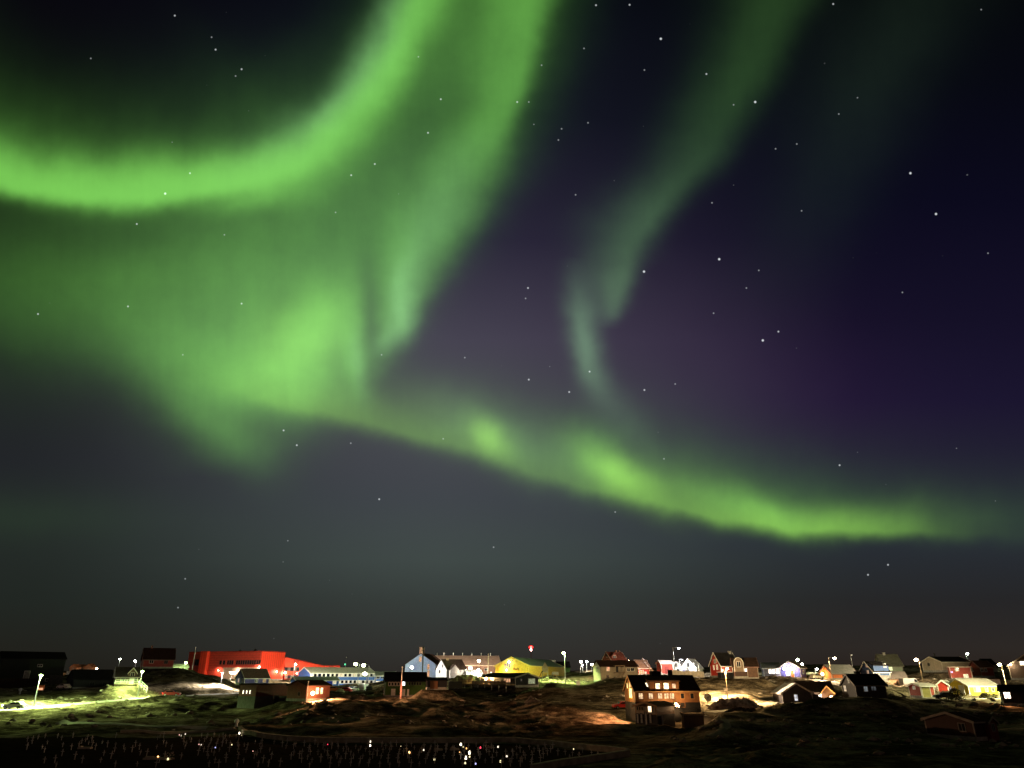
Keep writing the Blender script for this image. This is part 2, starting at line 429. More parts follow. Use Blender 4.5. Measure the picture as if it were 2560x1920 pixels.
# ------------------------------------------------------------------ terrain: heights (m, eye = 0) by bearing column and distance
TY = [2, 20, 60, 88, 110, 125, 140, 150, 160, 175, 190, 205, 220, 235, 260, 290, 330, 400, 500, 700, 1200, 4000]
TCOL = {
 -900: [-2.5,-5,-9,-9.3,-9.3,-9.3,-9.0,-8.4,-7.3,-6.0,-4.8,-4.0,-3.6,-3.4,-3,-2.5,-1,2,2,-8,-22,-24],
 0:    [-2.5,-5,-9,-9.3,-9.3,-9.3,-9.0,-8.4,-7.3,-6.0,-4.8,-4.0,-3.6,-3.4,-3,-2.5,-1,2,2,-8,-22,-24],
 220:  [-2.5,-5,-9,-9.3,-9.3,-9.3,-9.0,-8.6,-7.5,-6.3,-5.2,-3.6,-2.7,-2.4,-2,-1.5,0,2.5,2,-8,-22,-24],
 340:  [-2.5,-5,-9,-9.3,-9.3,-9.3,-8.7,-8.3,-8.0,-7.0,-5.2,-3.2,-1.5,0.5,0.5,-0.5,0,2,2,-8,-22,-24],
 430:  [-2.5,-5,-9,-9.3,-9.3,-9.3,-8.7,-8.3,-7.9,-6.8,-5.3,-4.0,-1.5,2.4,1.5,-0.5,-.5,1,1,-8,-22,-24],
 520:  [-2.5,-5,-9,-9.3,-9.3,-9.2,-8.8,-8.5,-8.1,-6.9,-5.6,-4.5,-2.5,0.6,0,-0.8,-.8,0,0,-8,-22,-24],
 600:  [-2.5,-5,-9,-9.3,-9.3,-9.2,-8.9,-8.7,-8.4,-7.0,-5.5,-4.6,-4.0,-3.0,-2,-1.2,-1,0,0,-8,-22,-24],
 700:  [-2.5,-5,-9,-9.3,-9.3,-9.2,-8.9,-8.5,-7.8,-6.2,-5.0,-4.6,-4.2,-3.6,-3.0,-1.6,-1,0,0,-8,-22,-24],
 790:  [-2.5,-5,-9,-9.3,-9.3,-9.2,-8.3,-7.4,-6.2,-4.8,-4.3,-4.2,-4.1,-3.8,-3.4,-3.1,-2,-1,0,-8,-22,-24],
 900:  [-2.5,-5,-9,-9.3,-9.3,-9.3,-8.5,-7.7,-6.4,-5.0,-4.5,-4.4,-4.2,-3.8,-3.3,-3.0,-2,-1,0,-8,-22,-24],
 1020: [-2.5,-5,-9,-9.3,-9.3,-9.3,-8.6,-7.9,-6.9,-5.2,-4.5,-4.1,-3.5,-2.8,-1.8,-0.4,0,0,0,-8,-22,-24],
 1200: [-2.5,-5,-9,-9.3,-9.3,-9.3,-8.8,-8.1,-7.2,-6.0,-5.2,-2.7,-1.9,-1.3,-0.6,0.2,0.5,0.5,0,-8,-22,-24],
 1400: [-2.5,-5,-9,-9.3,-9.3,-9.3,-8.8,-8.0,-6.9,-4.9,-3.2,-2.2,-1.1,-0.4,0.3,1.0,1.5,2,2,-8,-22,-24],
 1560: [-2.5,-5,-9,-9.2,-9.2,-9.1,-8.6,-8.1,-7.0,-5.0,-3.0,-1.3,-0.2,0.4,1,1.8,2.5,3,3,-8,-22,-24],
 1700: [-2.5,-5,-9,-9.0,-8.9,-8.7,-8.3,-7.6,-6.6,-5.3,-3.0,-1.1,0,0.8,1.5,2.2,3,3.5,3,-8,-22,-24],
 1810: [-2.5,-5,-8.8,-8.8,-8.4,-7.1,-6.7,-6.4,-5.8,-4.8,-2.5,-0.4,0.3,0.8,1.5,2.2,3,3.5,3,-8,-22,-24],
 1930: [-2.5,-5,-8.5,-8.7,-8.5,-7.4,-6.6,-6.0,-5.4,-4.8,-3.2,-1.5,-0.5,0,0.8,1.8,3,3.5,3,-8,-22,-24],
 2060: [-2.5,-5,-8.6,-8.8,-8.6,-7.9,-6.2,-4.6,-4.1,-3.6,-2.3,-1.0,-0.2,0.4,1.2,2.4,4,5.0,4,-8,-22,-24],
 2200: [-2.5,-5,-8.6,-8.8,-8.5,-7.7,-5.6,-3.9,-3.7,-3.4,-3.1,-3.0,-2.4,0.2,1.8,2.8,4,5,4,-8,-22,-24],
 2330: [-2.5,-5,-8.6,-8.8,-8.5,-7.6,-6.5,-5.7,-5.1,-4.6,-4.0,-2.6,-1.0,0.2,1.6,2.5,3.6,4.5,4,-8,-22,-24],
 2420: [-2.5,-5,-8.6,-8.8,-8.5,-8.0,-7.2,-6.4,-5.7,-4.9,-4.2,-2.6,-1.0,0.2,1.6,2.5,3.6,4.5,4,-8,-22,-24],
 2540: [-2.5,-5,-8.6,-8.8,-8.4,-8.1,-7.3,-6.6,-5.9,-5.0,-3.8,-2.8,-1.4,0,1.4,2.5,3.6,4.5,4,-8,-22,-24],
 3400: [-2.5,-5,-8.2,-8.2,-8.0,-7.3,-6.4,-5.8,-5.1,-4.6,-3.8,-2.8,-1.4,0,1.4,2.5,3.6,4.5,4,-8,-22,-24],
}
TU = np.array([(x - CX) / dry(1750) for x in TCOL]); TYa = np.array(TY, float)
TZ = np.array(list(TCOL.values()), float)
def pchip_slopes(x, y):
    h = np.diff(x); s = np.diff(y, axis=1) / h
    m = np.zeros_like(y); m[:, 0], m[:, -1] = s[:, 0], s[:, -1]
    a, b = s[:, :-1], s[:, 1:]
    m[:, 1:-1] = np.where(a * b > 0, 2 * a * b / np.where(a + b == 0, 1, a + b), 0)
    return m
TM = pchip_slopes(TYa, TZ)
def base_z(X, Y):
    X, Y = np.asarray(X, float), np.asarray(Y, float)
    Yc = np.clip(Y, TYa[0], TYa[-1] - .001)
    u = np.clip(X / np.maximum(Yc, 1), TU[0], TU[-1] - 1e-6)
    j = np.clip(np.searchsorted(TYa, Yc, side='right') - 1, 0, len(TYa) - 2)
    h = TYa[j + 1] - TYa[j]; q = (Yc - TYa[j]) / h
    c = np.clip(np.searchsorted(TU, u, side='right') - 1, 0, len(TU) - 2)
    def col(k):
        return ((2*q**3-3*q**2+1) * TZ[k, j] + (q**3-2*q**2+q) * h * TM[k, j] + (-2*q**3+3*q**2) * TZ[k, j+1] + (q**3-q**2) * h * TM[k, j+1])
    s = (u - TU[c]) / (TU[c + 1] - TU[c]); s = s * s * (3 - 2 * s)
    return col(c) * (1 - s) + col(c + 1) * s
_rng = np.random.default_rng(5); _LAT = _rng.random((256, 256))
def vnoise(x, y):
    xi, yi = np.floor(x).astype(int), np.floor(y).astype(int); fx, fy = x - xi, y - yi
    fx, fy = fx*fx*fx*(fx*(fx*6-15)+10), fy*fy*fy*(fy*(fy*6-15)+10)
    g = lambda a, b: _LAT[a % 256, b % 256]
    return (g(xi, yi)*(1-fx)+g(xi+1, yi)*fx)*(1-fy)+(g(xi, yi+1)*(1-fx)+g(xi+1, yi+1)*fx)*fy
def smooth01(t): t = np.clip(t, 0, 1); return t * t * (3 - 2 * t)
def rough_z(X, Y):
    wx = X + 3 * vnoise(X / 9 + 3, Y / 9); wy = Y + 3 * vnoise(X / 9, Y / 9 + 40)
    a = vnoise(wx / 11, wy / 8) - .5
    b = 1 - 2 * np.abs(vnoise(wx / 5.2 + 9, wy / 4.2) - .5)
    c = vnoise(wx / 2.1 + 31, wy / 1.7) - .5
    d = vnoise(wx / .9 + 70, wy / .8) - .5
    patch = np.clip((vnoise(X / 23 + 5, Y / 17) - .35) * 2.2, .15, 1)
    z = 1.5 * a + patch * (.85 * (b - .6) + .5 * c + .2 * d)
    yard = smooth01((X / np.maximum(Y, 1) + .72) / .06) * (1 - smooth01((X / np.maximum(Y, 1) - .15) / .05))
    calm = 1 - (1 - np.clip((Y - 126) / 9, .12, 1)) * yard      # the graveyard is level
    return z * calm * np.clip(Y / 60, .2, 1)
PADS, ROADS = [], []
def ground_z(X, Y, rough=True):
    X, Y = np.asarray(X, float), np.asarray(Y, float)
    z = base_z(X, Y)
    if rough: z = z + rough_z(X, Y)
    for (px, py, ax_, ay_, L, W, zb) in PADS:           # level ground under each building
        lx = (X - px) * ax_[0] + (Y - py) * ax_[1]; ly = (X - px) * ay_[0] + (Y - py) * ay_[1]
        d = np.maximum(np.maximum(-lx, lx - L), np.maximum(-ly, ly - W))
        k = 1 - smooth01((d - .6) / 3.2)
        z = z * (1 - k) + (zb - .06) * k
    for pts, hw in ROADS:
        best, zr = np.full(z.shape, 1e9), np.zeros(z.shape)
        for a, b in zip(pts[:-1], pts[1:]):
            dx, dy = b[0] - a[0], b[1] - a[1]; l2 = dx * dx + dy * dy
            t = np.clip(((X - a[0]) * dx + (Y - a[1]) * dy) / l2, 0, 1)
            d = np.hypot(X - a[0] - t * dx, Y - a[1] - t * dy)
            m = d < best; best = np.where(m, d, best); zr = np.where(m, a[2] + t * (b[2] - a[2]), zr)
        k = 1 - smooth01((best - hw - 1.3) / 3.0)
        z = z * (1 - k) + zr * k
    return z
def on_ground(x, y, y0=62.0, y1=420.0):
    Y = np.arange(y0, y1, .25); X = (x - CX) / dry(y) * Y
    hit = np.nonzero(gz(y) * Y <= ground_z(X, Y))[0]
    k = hit[0] if len(hit) else len(Y) - 1
    return Vector((float(X[k]), float(Y[k]), float(ground_z(X[k], Y[k]))))
def stand(x, y, Y):
    """a place at distance Y on the bearing of the pixel, on the ground"""
    p = at(x, y, Y); return Vector((p.x, p.y, float(ground_z(p.x, p.y))))

# ------------------------------------------------------------------ houses
HK = 2.6
WARM, COOL, AMBER, SODIUM, LIME = (1, .72, .38), (.92, .95, 1), (1, .55, .2), (1, .46, .12), (.72, 1, .26)
PAPER = (1, .86, .62)
def frame_of(x0, x1, x2, yb, ye, Y, W, L, side, yaw=None):
    """corner, directions and size of a block seen on its corner: gable spans x0..x1, long wall x1..x2"""
    P = at(x1, ye, Y)
    phi = math.atan2(P.x, P.y)
    perp, los = Vector((math.cos(phi), -math.sin(phi))), Vector((math.sin(phi), math.cos(phi)))
    if yaw is None:
        if x0 is None: yaw = R(4)
        else:
            k = abs(x1 - x0) * Y / dry(ye) / W * math.cos(phi)
            yaw = math.asin(min(.985, max(.05, k)))
    else: yaw = R(yaw)
    s = 1 if side == 'L' else -1
    el = perp * (s * math.cos(yaw)) + los * math.sin(yaw)
    eg = perp * (-s * math.sin(yaw)) + los * math.cos(yaw)
    P2 = Vector((P.x, P.y))
    def reach(x, e):
        u = (x - CX) / dry(ye)
        return (u * P2.y - P2.x) / (e.x - u * e.y)
    if x0 is not None and math.sin(yaw) > .2: W = max(1.5, min(W * 1.6, reach(x0, eg)))
    if x2 is not None and L is None: L = max(2.0, min(60, reach(x2, el)))
    return P2, el, eg, W, L or 8.0

class House:
    def __init__(h, name, label, x0, x1, x2, yb, ye, yr, Y, W=7.0, L=None, side='L', wall=None, roof=None, trim=WHITE, cat='house',
                 ov=.35, flat=False, found=.5, yaw=None, fmat=CONC, group=None, pad=True, board=.22, sink=2.5):
        h.P, h.el, h.eg, h.W, h.L = frame_of(x0, x1, x2, yb, ye, Y, W, L, side, yaw)
        h.zb, h.ze = gz(yb) * Y, gz(ye) * Y
        mid = h.P + h.eg * (h.W / 2)
        h.zr = max(gz(yr) * mid.y, h.ze + .2) if yr is not None else h.ze
        h.side = side
        ang = math.atan2(h.el.y, h.el.x) if side == 'L' else math.atan2(h.eg.y, h.eg.x)
        h.fn = (lambda l, w, z: (l, w, z)) if side == 'L' else (lambda l, w, z: (w, l, z))
        h.root = thing(name, label, cat, (h.P.x, h.P.y, h.zb), ang, group)
        h.trim = trim
        e, r, W, L = h.ze - h.zb, h.zr - h.zb, h.W, h.L
        h.e, h.r = e, r
        if pad: PADS.append((h.P.x, h.P.y, tuple(h.el), tuple(h.eg), L, W, h.zb))
        m = MB(h.fn)
        if flat: m.box(0, L, 0, W, -sink, e)
        else: m.prism([(0, -sink), (W, -sink), (W, e - .02), (W / 2, r - .02), (0, e - .02)], 0, L, 0)
        h.wall = m.build('wall', wall, h.root)
        if found > 0:
            m = MB(h.fn); q = .03
            m.prism([(-q, -q), (L + q, -q), (L + q, W + q), (-q, W + q)], -sink, found, 2)
            m.build('foundation', fmat, h.root)
        h.ov = ov
        m = MB(h.fn)
        if flat:
            m.box(-.2, L + .2, -.2, W + .2, e, e + .28)
        else:
            sl = (r - e) / (W / 2); t = .2; zo = e - ov * sl
            h.sl = sl
            m.prism([(-ov, zo), (W / 2, r), (W + ov, zo), (W + ov, zo + t), (W / 2, r + t), (-ov, zo + t)], -.3, L + .3, 0)
        h.roof = m.build('roof', roof, h.root)
        if trim is not None:
            m = MB(h.fn)
            if flat:
                for a, b, c, d in ((-.24, L + .24, -.24, -.2), (-.24, -.2, -.2, W + .24)): m.box(a, b, c, d, e - .02, e + .3)
            else:
                o2, tt = ov + .03, .26
                for lo, hi in ((-.36, -.3), (L + .3, L + .36)):
                    m.prism([(-o2, zo - .1), (W / 2, r - .1), (W + o2, zo - .1), (W + o2, zo + tt), (W / 2, r + tt), (-o2, zo + tt)], lo, hi, 0)
                m.box(-.3, L + .3, -ov - .03, -ov, zo - .04, zo + t - .02)
            h.barge = m.build('bargeboard', trim, h.root)
            for l, w in ((0, 0), (L - .14, 0), (0, W - .14)):
                MB(h.fn).box(l - (.025 if l == 0 else 0), l + .14 + (.025 if l else 0), w - (.025 if w == 0 else 0), w + .14 + (.025 if w else 0), .05, e - .05).build('corner_board', trim, h.root)
    # -- where a pixel meets a face of the house
    def hit(h, face, x, y):
        d = ray(x, y); P3 = Vector((h.P.x, h.P.y, h.zb))
        n = Vector((*h.eg, 0)) if face == 's' else Vector((*h.el, 0))
        if face == 'r':
            n = Vector((*h.eg, 0)) * h.sl - Vector((0, 0, 1)); P3 = P3 + Vector((0, 0, h.e + .2))
        t = P3.dot(n) / d.dot(n); p = d * t - Vector((h.P.x, h.P.y, h.zb))
        l, w = p.x * h.el.x + p.y * h.el.y, p.x * h.eg.x + p.y * h.eg.y
        return (l if face in 'sr' else w), (w if face == 'r' else p.z)
    def fbox(h, m, face, a0, a1, z0, z1, o0, o1):
        if face == 's': m.box(a0, a1, -o1, -o0, z0, z1)
        else: m.box(-o1, -o0, a0, a1, z0, z1)
        return m
    def window(h, face, x, y, w=1.0, hh=1.1, lit=None, st=1.0, bars=1, frame=None, kind='window', out=0.0):
        a, z = h.hit(face, x, y)
        lim = h.L if face == 's' else h.W
        a = min(max(a, w / 2 + .12), lim - w / 2 - .12)
        return h.window_at(face, a, z, w, hh, lit, st, bars, frame, kind, out)
    def window_at(h, face, a, z, w, hh, lit=None, st=1.0, bars=1, frame=None, kind='window', out=0.0):
        m = MB(h.fn); f = .09
        for (a0, a1, z0, z1) in ((-w/2-f, -w/2, -hh/2-f, hh/2+f), (w/2, w/2+f, -hh/2-f, hh/2+f), (-w/2, w/2, -hh/2-f, -hh/2), (-w/2, w/2, hh/2, hh/2+f)):
            h.fbox(m, face, a + a0, a + a1, z + z0, z + z1, out - .02, out + .07)
        for k in range(bars):
            c = -w / 2 + w * (k + 1) / (bars + 1)
            h.fbox(m, face, a + c - .035, a + c + .035, z - hh / 2, z + hh / 2, out - .02, out + .055)
        wo = m.build(kind, frame or WHITE, h.root)
        m = MB(h.fn); h.fbox(m, face, a - w / 2, a + w / 2, z - hh / 2, z + hh / 2, out - .03, out + .03)
        m.build('pane', lit_room(lit, st) if lit else glass(), wo)
        return wo
    def door(h, face, x, y, w=.95, hh=2.05, mat=None, frame=None, name='door'):
        a, z = h.hit(face, x, y)
        lim = h.L if face == 's' else h.W
        a = min(max(a, w / 2 + .12), lim - w / 2 - .12)
        m = MB(h.fn)
        for (a0, a1, z0, z1) in ((-w/2-.1, -w/2, -hh/2, hh/2+.1), (w/2, w/2+.1, -hh/2, hh/2+.1), (-w/2, w/2, hh/2, hh/2+.1)):
            h.fbox(m, face, a + a0, a + a1, z + z0, z + z1, -.02, .07)
        f = m.build('door_frame', frame or WHITE, h.root)
        m = MB(h.fn); h.fbox(m, face, a - w / 2, a + w / 2, z - hh / 2, z + hh / 2, -.03, .035)
        d = m.build(name, mat or WHITE, h.root)
        m = MB(h.fn); h.fbox(m, face, a + w / 2 - .16, a + w / 2 - .06, z - .05, z + .02, .035, .09)
        m.build('handle', DARKMETAL, d)
        return d
    def lamp(h, face, x, y, col=WARM, power=600, r=.16, e=40, off=.35, wash=True):
        a, z = h.hit(face, x, y)
        p = (a, -off, z) if face == 's' else (-off, a, z)
        q = (a, 0, z + .12) if face == 's' else (0, a, z + .12)
        b = MB(h.fn).tube(q, (p[0], p[1], p[2] + .12), .03).tube((p[0], p[1], p[2] + .1), (p[0], p[1], p[2] + .22), r * .9, r * .5).build('wall_lamp', DARKMETAL, h.root)
        MB(h.fn).ball(p, r).build('bulb', glow('lamp_glow', col, e), b, smooth=True)
        p2 = (a, -off - .9, z - .1) if face == 's' else (-off - .9, a, z - .1)
        d = h.fn(0, 1, -.55) if face == 's' else h.fn(1, 0, -.55)
        if wash == 'up': d = h.fn(0, 1, .75) if face == 's' else h.fn(1, 0, .75)
        if wash == 'out': d = h.fn(0, -1, -.5) if face == 's' else h.fn(-1, 0, -.5)
        lamp_light(b, h.fn(*p2), col, power * HK, .2, spot=(150 if wash == 'out' else 164) if wash else None, aim=d)
        return b
    def chimney(h, x, ytop, w=.6, mat=None, lfrac=None):
        l = h.hit('s', x, ytop)[0] if lfrac is None else lfrac * h.L
        l = min(max(l, .5), h.L - .5)
        c = h.P + h.el * l + h.eg * (h.W / 2)
        zt = max(gz(ytop) * c.y - h.zb, h.r + .5)
        m = MB(h.fn).box(l - w/2, l + w/2, h.W/2 - w/2, h.W/2 + w/2, h.r - .8, zt).box(l - w/2 - .06, l + w/2 + .06, h.W/2 - w/2 - .06, h.W/2 + w/2 + .06, zt, zt + .12)
        return m.build('chimney', mat or paint('brick', (.25, .12, .08), .9, .3), h.roof)
    def cross_gable(h, l0, l1, ze, zr, out=0.0, zb=0.0, wall=None, roof=None, trim=None, name='gable_wing', w1=None):
        w1 = h.W / 2 if w1 is None else w1
        m = MB(h.fn); c = (l0 + l1) / 2
        m.prism([(l0, zb), (l1, zb), (l1, ze), (c, zr), (l0, ze)], -out, w1, 1)
        g = m.build(name, wall, h.root)
        t, o = .16, .22; sl = (zr - ze) / (c - l0)
        m = MB(h.fn).prism([(l0 - o, ze - o * sl), (c, zr), (l1 + o, ze - o * sl), (l1 + o, ze - o * sl + t), (c, zr + t), (l0 - o, ze - o * sl + t)], -out - .25, w1, 1)
        m.build('wing_roof', roof, g)
        if trim:
            m = MB(h.fn).prism([(l0 - o - .03, ze - o * sl - .1), (c, zr - .1), (l1 + o + .03, ze - o * sl - .1), (l1 + o + .03, ze - o * sl + t + .05), (c, zr + t + .05), (l0 - o - .03, ze - o * sl + t + .05)], -out - .31, -out - .25, 1)
            m.build('wing_trim', trim, g)
        return g
    def shed_dormer(h, l0, l1, zw0, zw1, wall, roof, out=.03, trim=None):
        """a wide flat-roofed dormer: upright wall over the eaves, roof falling gently forward"""
        W2 = h.W / 2
        g = MB(h.fn).prism([(-out, zw0), (W2, zw0), (W2, h.r - .05), (-out, zw1)], l0, l1, 0).build('dormer', wall, h.root)
        MB(h.fn).prism([(-out - .35, zw1 - .02), (W2, h.r - .03), (W2, h.r + .2), (-out - .35, zw1 + .2)], l0 - .25, l1 + .25, 0).build('dormer_roof', roof, g)
        return g
    def skylight(h, x, y, w=.9, hh=.9, lit=None, st=3):
        l, w0 = h.hit('r', x, y)
        z = lambda ww: h.e + .2 + h.sl * ww
        a, b = w0 - hh / 2, w0 + hh / 2
        f = MB(h.fn).prism([(a - .1, z(a - .1)), (b + .1, z(b + .1)), (b + .1, z(b + .1) + .08), (a - .1, z(a - .1) + .08)], l - w/2 - .1, l + w/2 + .1, 0).build('skylight', DARKMETAL, h.roof)
        MB(h.fn).prism([(a, z(a) + .05), (b, z(b) + .05), (b, z(b) + .11), (a, z(a) + .11)], l - w/2, l + w/2, 0).build('pane', lit_room(lit, st) if lit else glass(), f)
def railing(m, p, q, h=1.0, step=1.3, r=.045, rails=2):
    p, q = Vector(p), Vector(q); n = max(1, int((q - p).length / step))
    for k in range(n + 1):
        c = p.lerp(q, k / n); m.tube(c, c + Vector((0, 0, h)), r, n=6)
    for k in range(rails):
        z = Vector((0, 0, h * (1 - .45 * k))); m.tube(p + z, q + z, r, n=6)
    return m

# ------------------------------------------------------------------ roads (photo pixel + distance along the centre line)
ROAD_PTS = {
 'main_road': ([(-260, 1796, 158), (-100, 1785, 162), (0, 1776, 167), (110, 1768, 174), (220, 1757, 184), (330, 1748, 193), (430, 1741, 202), (520, 1737, 208), (600, 1733, 214), (690, 1729, 220), (790, 1728, 226), (890, 1729, 228), (960, 1728, 230)], 3.0),
 'gravel_track': ([(1768, 1782, 153), (1820, 1775, 158), (1880, 1766, 164), (1925, 1758, 169), (1950, 1750, 174), (1948, 1738, 181)], 1.9),
 'upper_road': ([(1900, 1691, 228), (1960, 1695, 222), (2030, 1699, 213), (2085, 1706, 203), (2120, 1716, 192), (2180, 1722, 186)], 2.3),
 'yard': ([(2310, 1747, 172), (2350, 1748, 174), (2420, 1747, 176), (2500, 1747, 178)], 3.2),
}
for k, (pts, hw) in ROAD_PTS.items(): ROADS.append(([tuple(at(*p)) for p in pts], hw))

# ------------------------------------------------------------------ the buildings
def wall_paint(name, col, boards=.22, axis='z'): return paint(name, col, .65, .2, boards, axis)
RED = wall_paint('red_boards', (.42, .035, .02)); DRED = wall_paint('oxblood_boards', (.17, .018, .013))
BLUE = wall_paint('blue_boards', (.05, .15, .52), .3, 'x'); NAVY = wall_paint('slate_blue_boards', (.05, .095, .22))
PALEBLUE = wall_paint('pale_blue_cladding', (.28, .35, .60)); PURPLE = wall_paint('violet_blue_boards', (.12, .11, .34))
WHITEW = wall_paint('white_boards', (.68, .66, .62), .3, 'x'); CREAM = wall_paint('cream_boards', (.34, .28, .20))
YELL = wall_paint('yellow_boards', (.68, .50, .04)); OCHRE = wall_paint('ochre_cladding', (.74, .45, .065), .5, 'x')
BROWN = wall_paint('brown_boards', (.13, .06, .028)); RUST = wall_paint('rust_orange_boards', (.22, .10, .04))
BLACKW = wall_paint('black_boards', (.012, .012, .014)); GREENW = wall_paint('dark_green_boards', (.045, .11, .02))
GREYW = wall_paint('grey_boards', (.24, .22, .27)); PINKW = wall_paint('salmon_cladding', (.56, .33, .20), .3, 'x'); SAGE = wall_paint('sage_boards', (.25, .28, .20))
ORANGEW = wall_paint('orange_boards', (.52, .13, .03)); OLIVE = wall_paint('olive_boards', (.28, .25, .06))
BRROOF = paint('brown_roofing', (.11, .075, .055), .85, .3, scale=2.5); GYROOF = paint('grey_metal_roof', (.30, .29, .28), .5, .2, .5, 'x')
PKROOF = paint('pale_metal_roof', (.50, .45, .42), .55, .15, .6, 'x'); GNROOF = paint('green_grey_roof', (.17, .20, .16), .6, .2, .6, 'x')
RDROOF = paint('dark_brown_roof', (.05, .03, .024), .85, .3)
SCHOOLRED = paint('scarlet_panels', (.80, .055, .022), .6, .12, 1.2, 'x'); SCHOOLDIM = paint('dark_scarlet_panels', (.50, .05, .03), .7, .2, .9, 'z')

H = {}
# far left
h = House('warehouse', 'long black roofed dark green warehouse at the far left edge', -8, 6, 166, 1724, 1646, 1629, 262, W=13, wall=paint('bottle_green_cladding', (.012, .02, .012), .7, .2, .4, 'x'), roof=BLACKROOF, trim=None, cat='warehouse')
h.door('s', 66, 1690, 1.6, 3.2, CONC); h.window('s', 120, 1700, 1.6, .8); h.window('s', 100, 1664, 1.4, .7)
h = House('shed', 'low shed with a dull brown roof in front of the dark warehouse', None, -24, 92, 1737, 1723, 1698, 226, W=11, L=None, wall=BROWN, roof=RDROOF, trim=None, cat='shed')
h.door('s', 49, 1729, .8, 1.6, CONC)
h = House('shed', 'small grey shed at the right end of the dark warehouse', None, 124, 153, 1722, 1709, 1689, 238, W=6, wall=GREYW, roof=paint('grey_felt_roof', (.09, .085, .075), .9, .3), trim=None, cat='shed')
h.window('s', 138, 1715, .8, .6)
h = House('black_house', 'unlit black house left of the brown house with the railed porch', 168, 186, 284, 1723, 1699, 1675, 214, W=8, wall=BLACKW, roof=BLACKROOF, trim=None)
h.window('s', 230, 1710, 1.0, .9, frame=DARKMETAL); h.window('s', 262, 1710, 1.0, .9, frame=DARKMETAL)
h = House('small_house', 'tiny orange lit gabled house far off behind the star shaped lamp', 175, 192, 200, 1679, 1669, 1661, 385, W=7, wall=PINKW, roof=paint('terracotta_roof', (.45, .2, .1), .8, .2), trim=None)
h.window('g', 182, 1673, .9, .9)
h = House('small_house', 'tiny orange lit house with a broad pointed roof far off at left', 211, 232, 238, 1681, 1669, 1660, 390, W=8, wall=PINKW, roof=MATS['terracotta_roof'], trim=None)
h.window('g', 220, 1674, .9, .9)
h = House('small_house', 'smallest of the far off orange roofed houses at left, between two others', 196, 206, 212, 1677, 1668, 1662, 405, W=6, wall=CREAM, roof=MATS['terracotta_roof'], trim=None)
h.window('g', 201, 1672, .8, .8)
# brown house with the railed porch
h = House('brown_house', 'brown house with a white windowed dormer and railed porch under a green lamp', 286, 290, 346, 1711, 1692, 1669, 200, W=6.5, wall=wall_paint('mid_brown_boards', (.15, .10, .065)), roof=paint('brown_grey_roof', (.10, .085, .07), .9, .25), found=.9)
h.window('s', 307, 1699, .85, 1.0); h.window('s', 338, 1698, .8, .9)
h.door('s', 329, 1702, .95, 2.0)
la = h.hit('s', 320, 1690)[0]; lb = h.hit('s', 341, 1690)[0]
h.cross_gable(la, lb, h.e + .9, h.e + 2.1, out=.02, zb=h.e - .5, wall=MATS['mid_brown_boards'], roof=MATS['brown_grey_roof'], trim=WHITE, name='dormer')
h.window_at('s', (la + lb) / 2, h.e + .55, .8, .85, out=.02)
m = MB(h.fn).box(-.1, h.L + .2, -2.0, -.04, .05, .2)
for l in (0, h.L * .5, h.L): m.box(l - .06, l + .06, -1.95, -1.83, -2.2, .05)
m.build('porch', TIMBER, h.root)
m = MB(h.fn); railing(m, (-.1, -1.95, .2), (h.L + .1, -1.95, .2)); m.build('porch_railing', WHITE, h.root)
m = MB(h.fn)
for k in range(7): m.box(h.L + .3 + k * .3, h.L + .62 + k * .3, -1.9, -.9, -.02 - k * .24, .06 - k * .24)
m.tube((h.L + .3, -1.95, 1.1), (h.L + 2.5, -1.95, -.6), .05).tube((h.L + .3, -1.95, .6), (h.L + 2.5, -1.95, -1.1), .05)
for k in range(4): m.tube((h.L + .3 + k * .7, -1.95, -.2 - k * .6), (h.L + .3 + k * .7, -1.95, 1.05 - k * .55), .045)
m.build('porch_stair', WHITE, h.root)
# dark red house on the knoll
h = House('dark_red_house', 'dark oxblood house with a black roof standing on the unlit knoll', 354, 359, 436, 1671, 1648, 1621, 240, W=8, wall=wall_paint('lit_oxblood_boards', (.26, .03, .025)), roof=paint('red_black_roof', (.035, .015, .013), .9, .3), trim=paint('dull_pink_trim', (.22, .13, .11), .8))
h.window('s', 379, 1653, 1.1, 1.1, frame=paint('pinkish_white_frame', (.62, .45, .40))); h.window('s', 415, 1655, 1.0, 1.0, frame=MATS['dull_pink_trim']); h.chimney(383, 1615, .5)
h = House('white_shed', 'low white roofed shed beside the lamp left of the red school', 428, 434, 471, 1673, 1668, 1661, 255, W=5, wall=WHITEW, roof=PKROOF, trim=None, cat='shed')
h.window('s', 452, 1670, .6, .4)
# the red school
sc = House('red_school', 'large scarlet school building with a ribbon of windows, tall end and sloping wing', 474, 655, 714, 1702, 1629, None, 290, W=34, L=None, wall=SCHOOLRED, roof=paint('school_roof_edge', (.34, .03, .02), .8), trim=None, cat='school', flat=True, found=.6, yaw=52)
SW = sc.W
def gy(x): return sc.hit('g', x, 1660)[0]
def gzz(x, y): return sc.hit('g', x, y)[1]
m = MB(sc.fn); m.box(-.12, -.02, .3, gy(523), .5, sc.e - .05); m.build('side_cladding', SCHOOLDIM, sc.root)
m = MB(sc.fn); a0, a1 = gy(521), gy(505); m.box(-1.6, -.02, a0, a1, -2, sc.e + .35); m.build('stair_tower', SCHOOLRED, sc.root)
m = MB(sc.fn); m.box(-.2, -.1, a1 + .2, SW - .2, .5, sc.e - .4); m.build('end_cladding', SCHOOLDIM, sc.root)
wz0, wz1 = gzz(600, 1661), gzz(600, 1651)
xs = np.linspace(gy(652), gy(562), 17)
for k in range(15):
    if k == 11: continue
    sc.window_at('g', float(xs[k] + xs[k + 1]) / 2, (wz0 + wz1) / 2, abs(float(xs[1] - xs[0])) - .28, wz1 - wz0, bars=0, frame=paint('dark_red_frame', (.14, .03, .025)), out=.12)
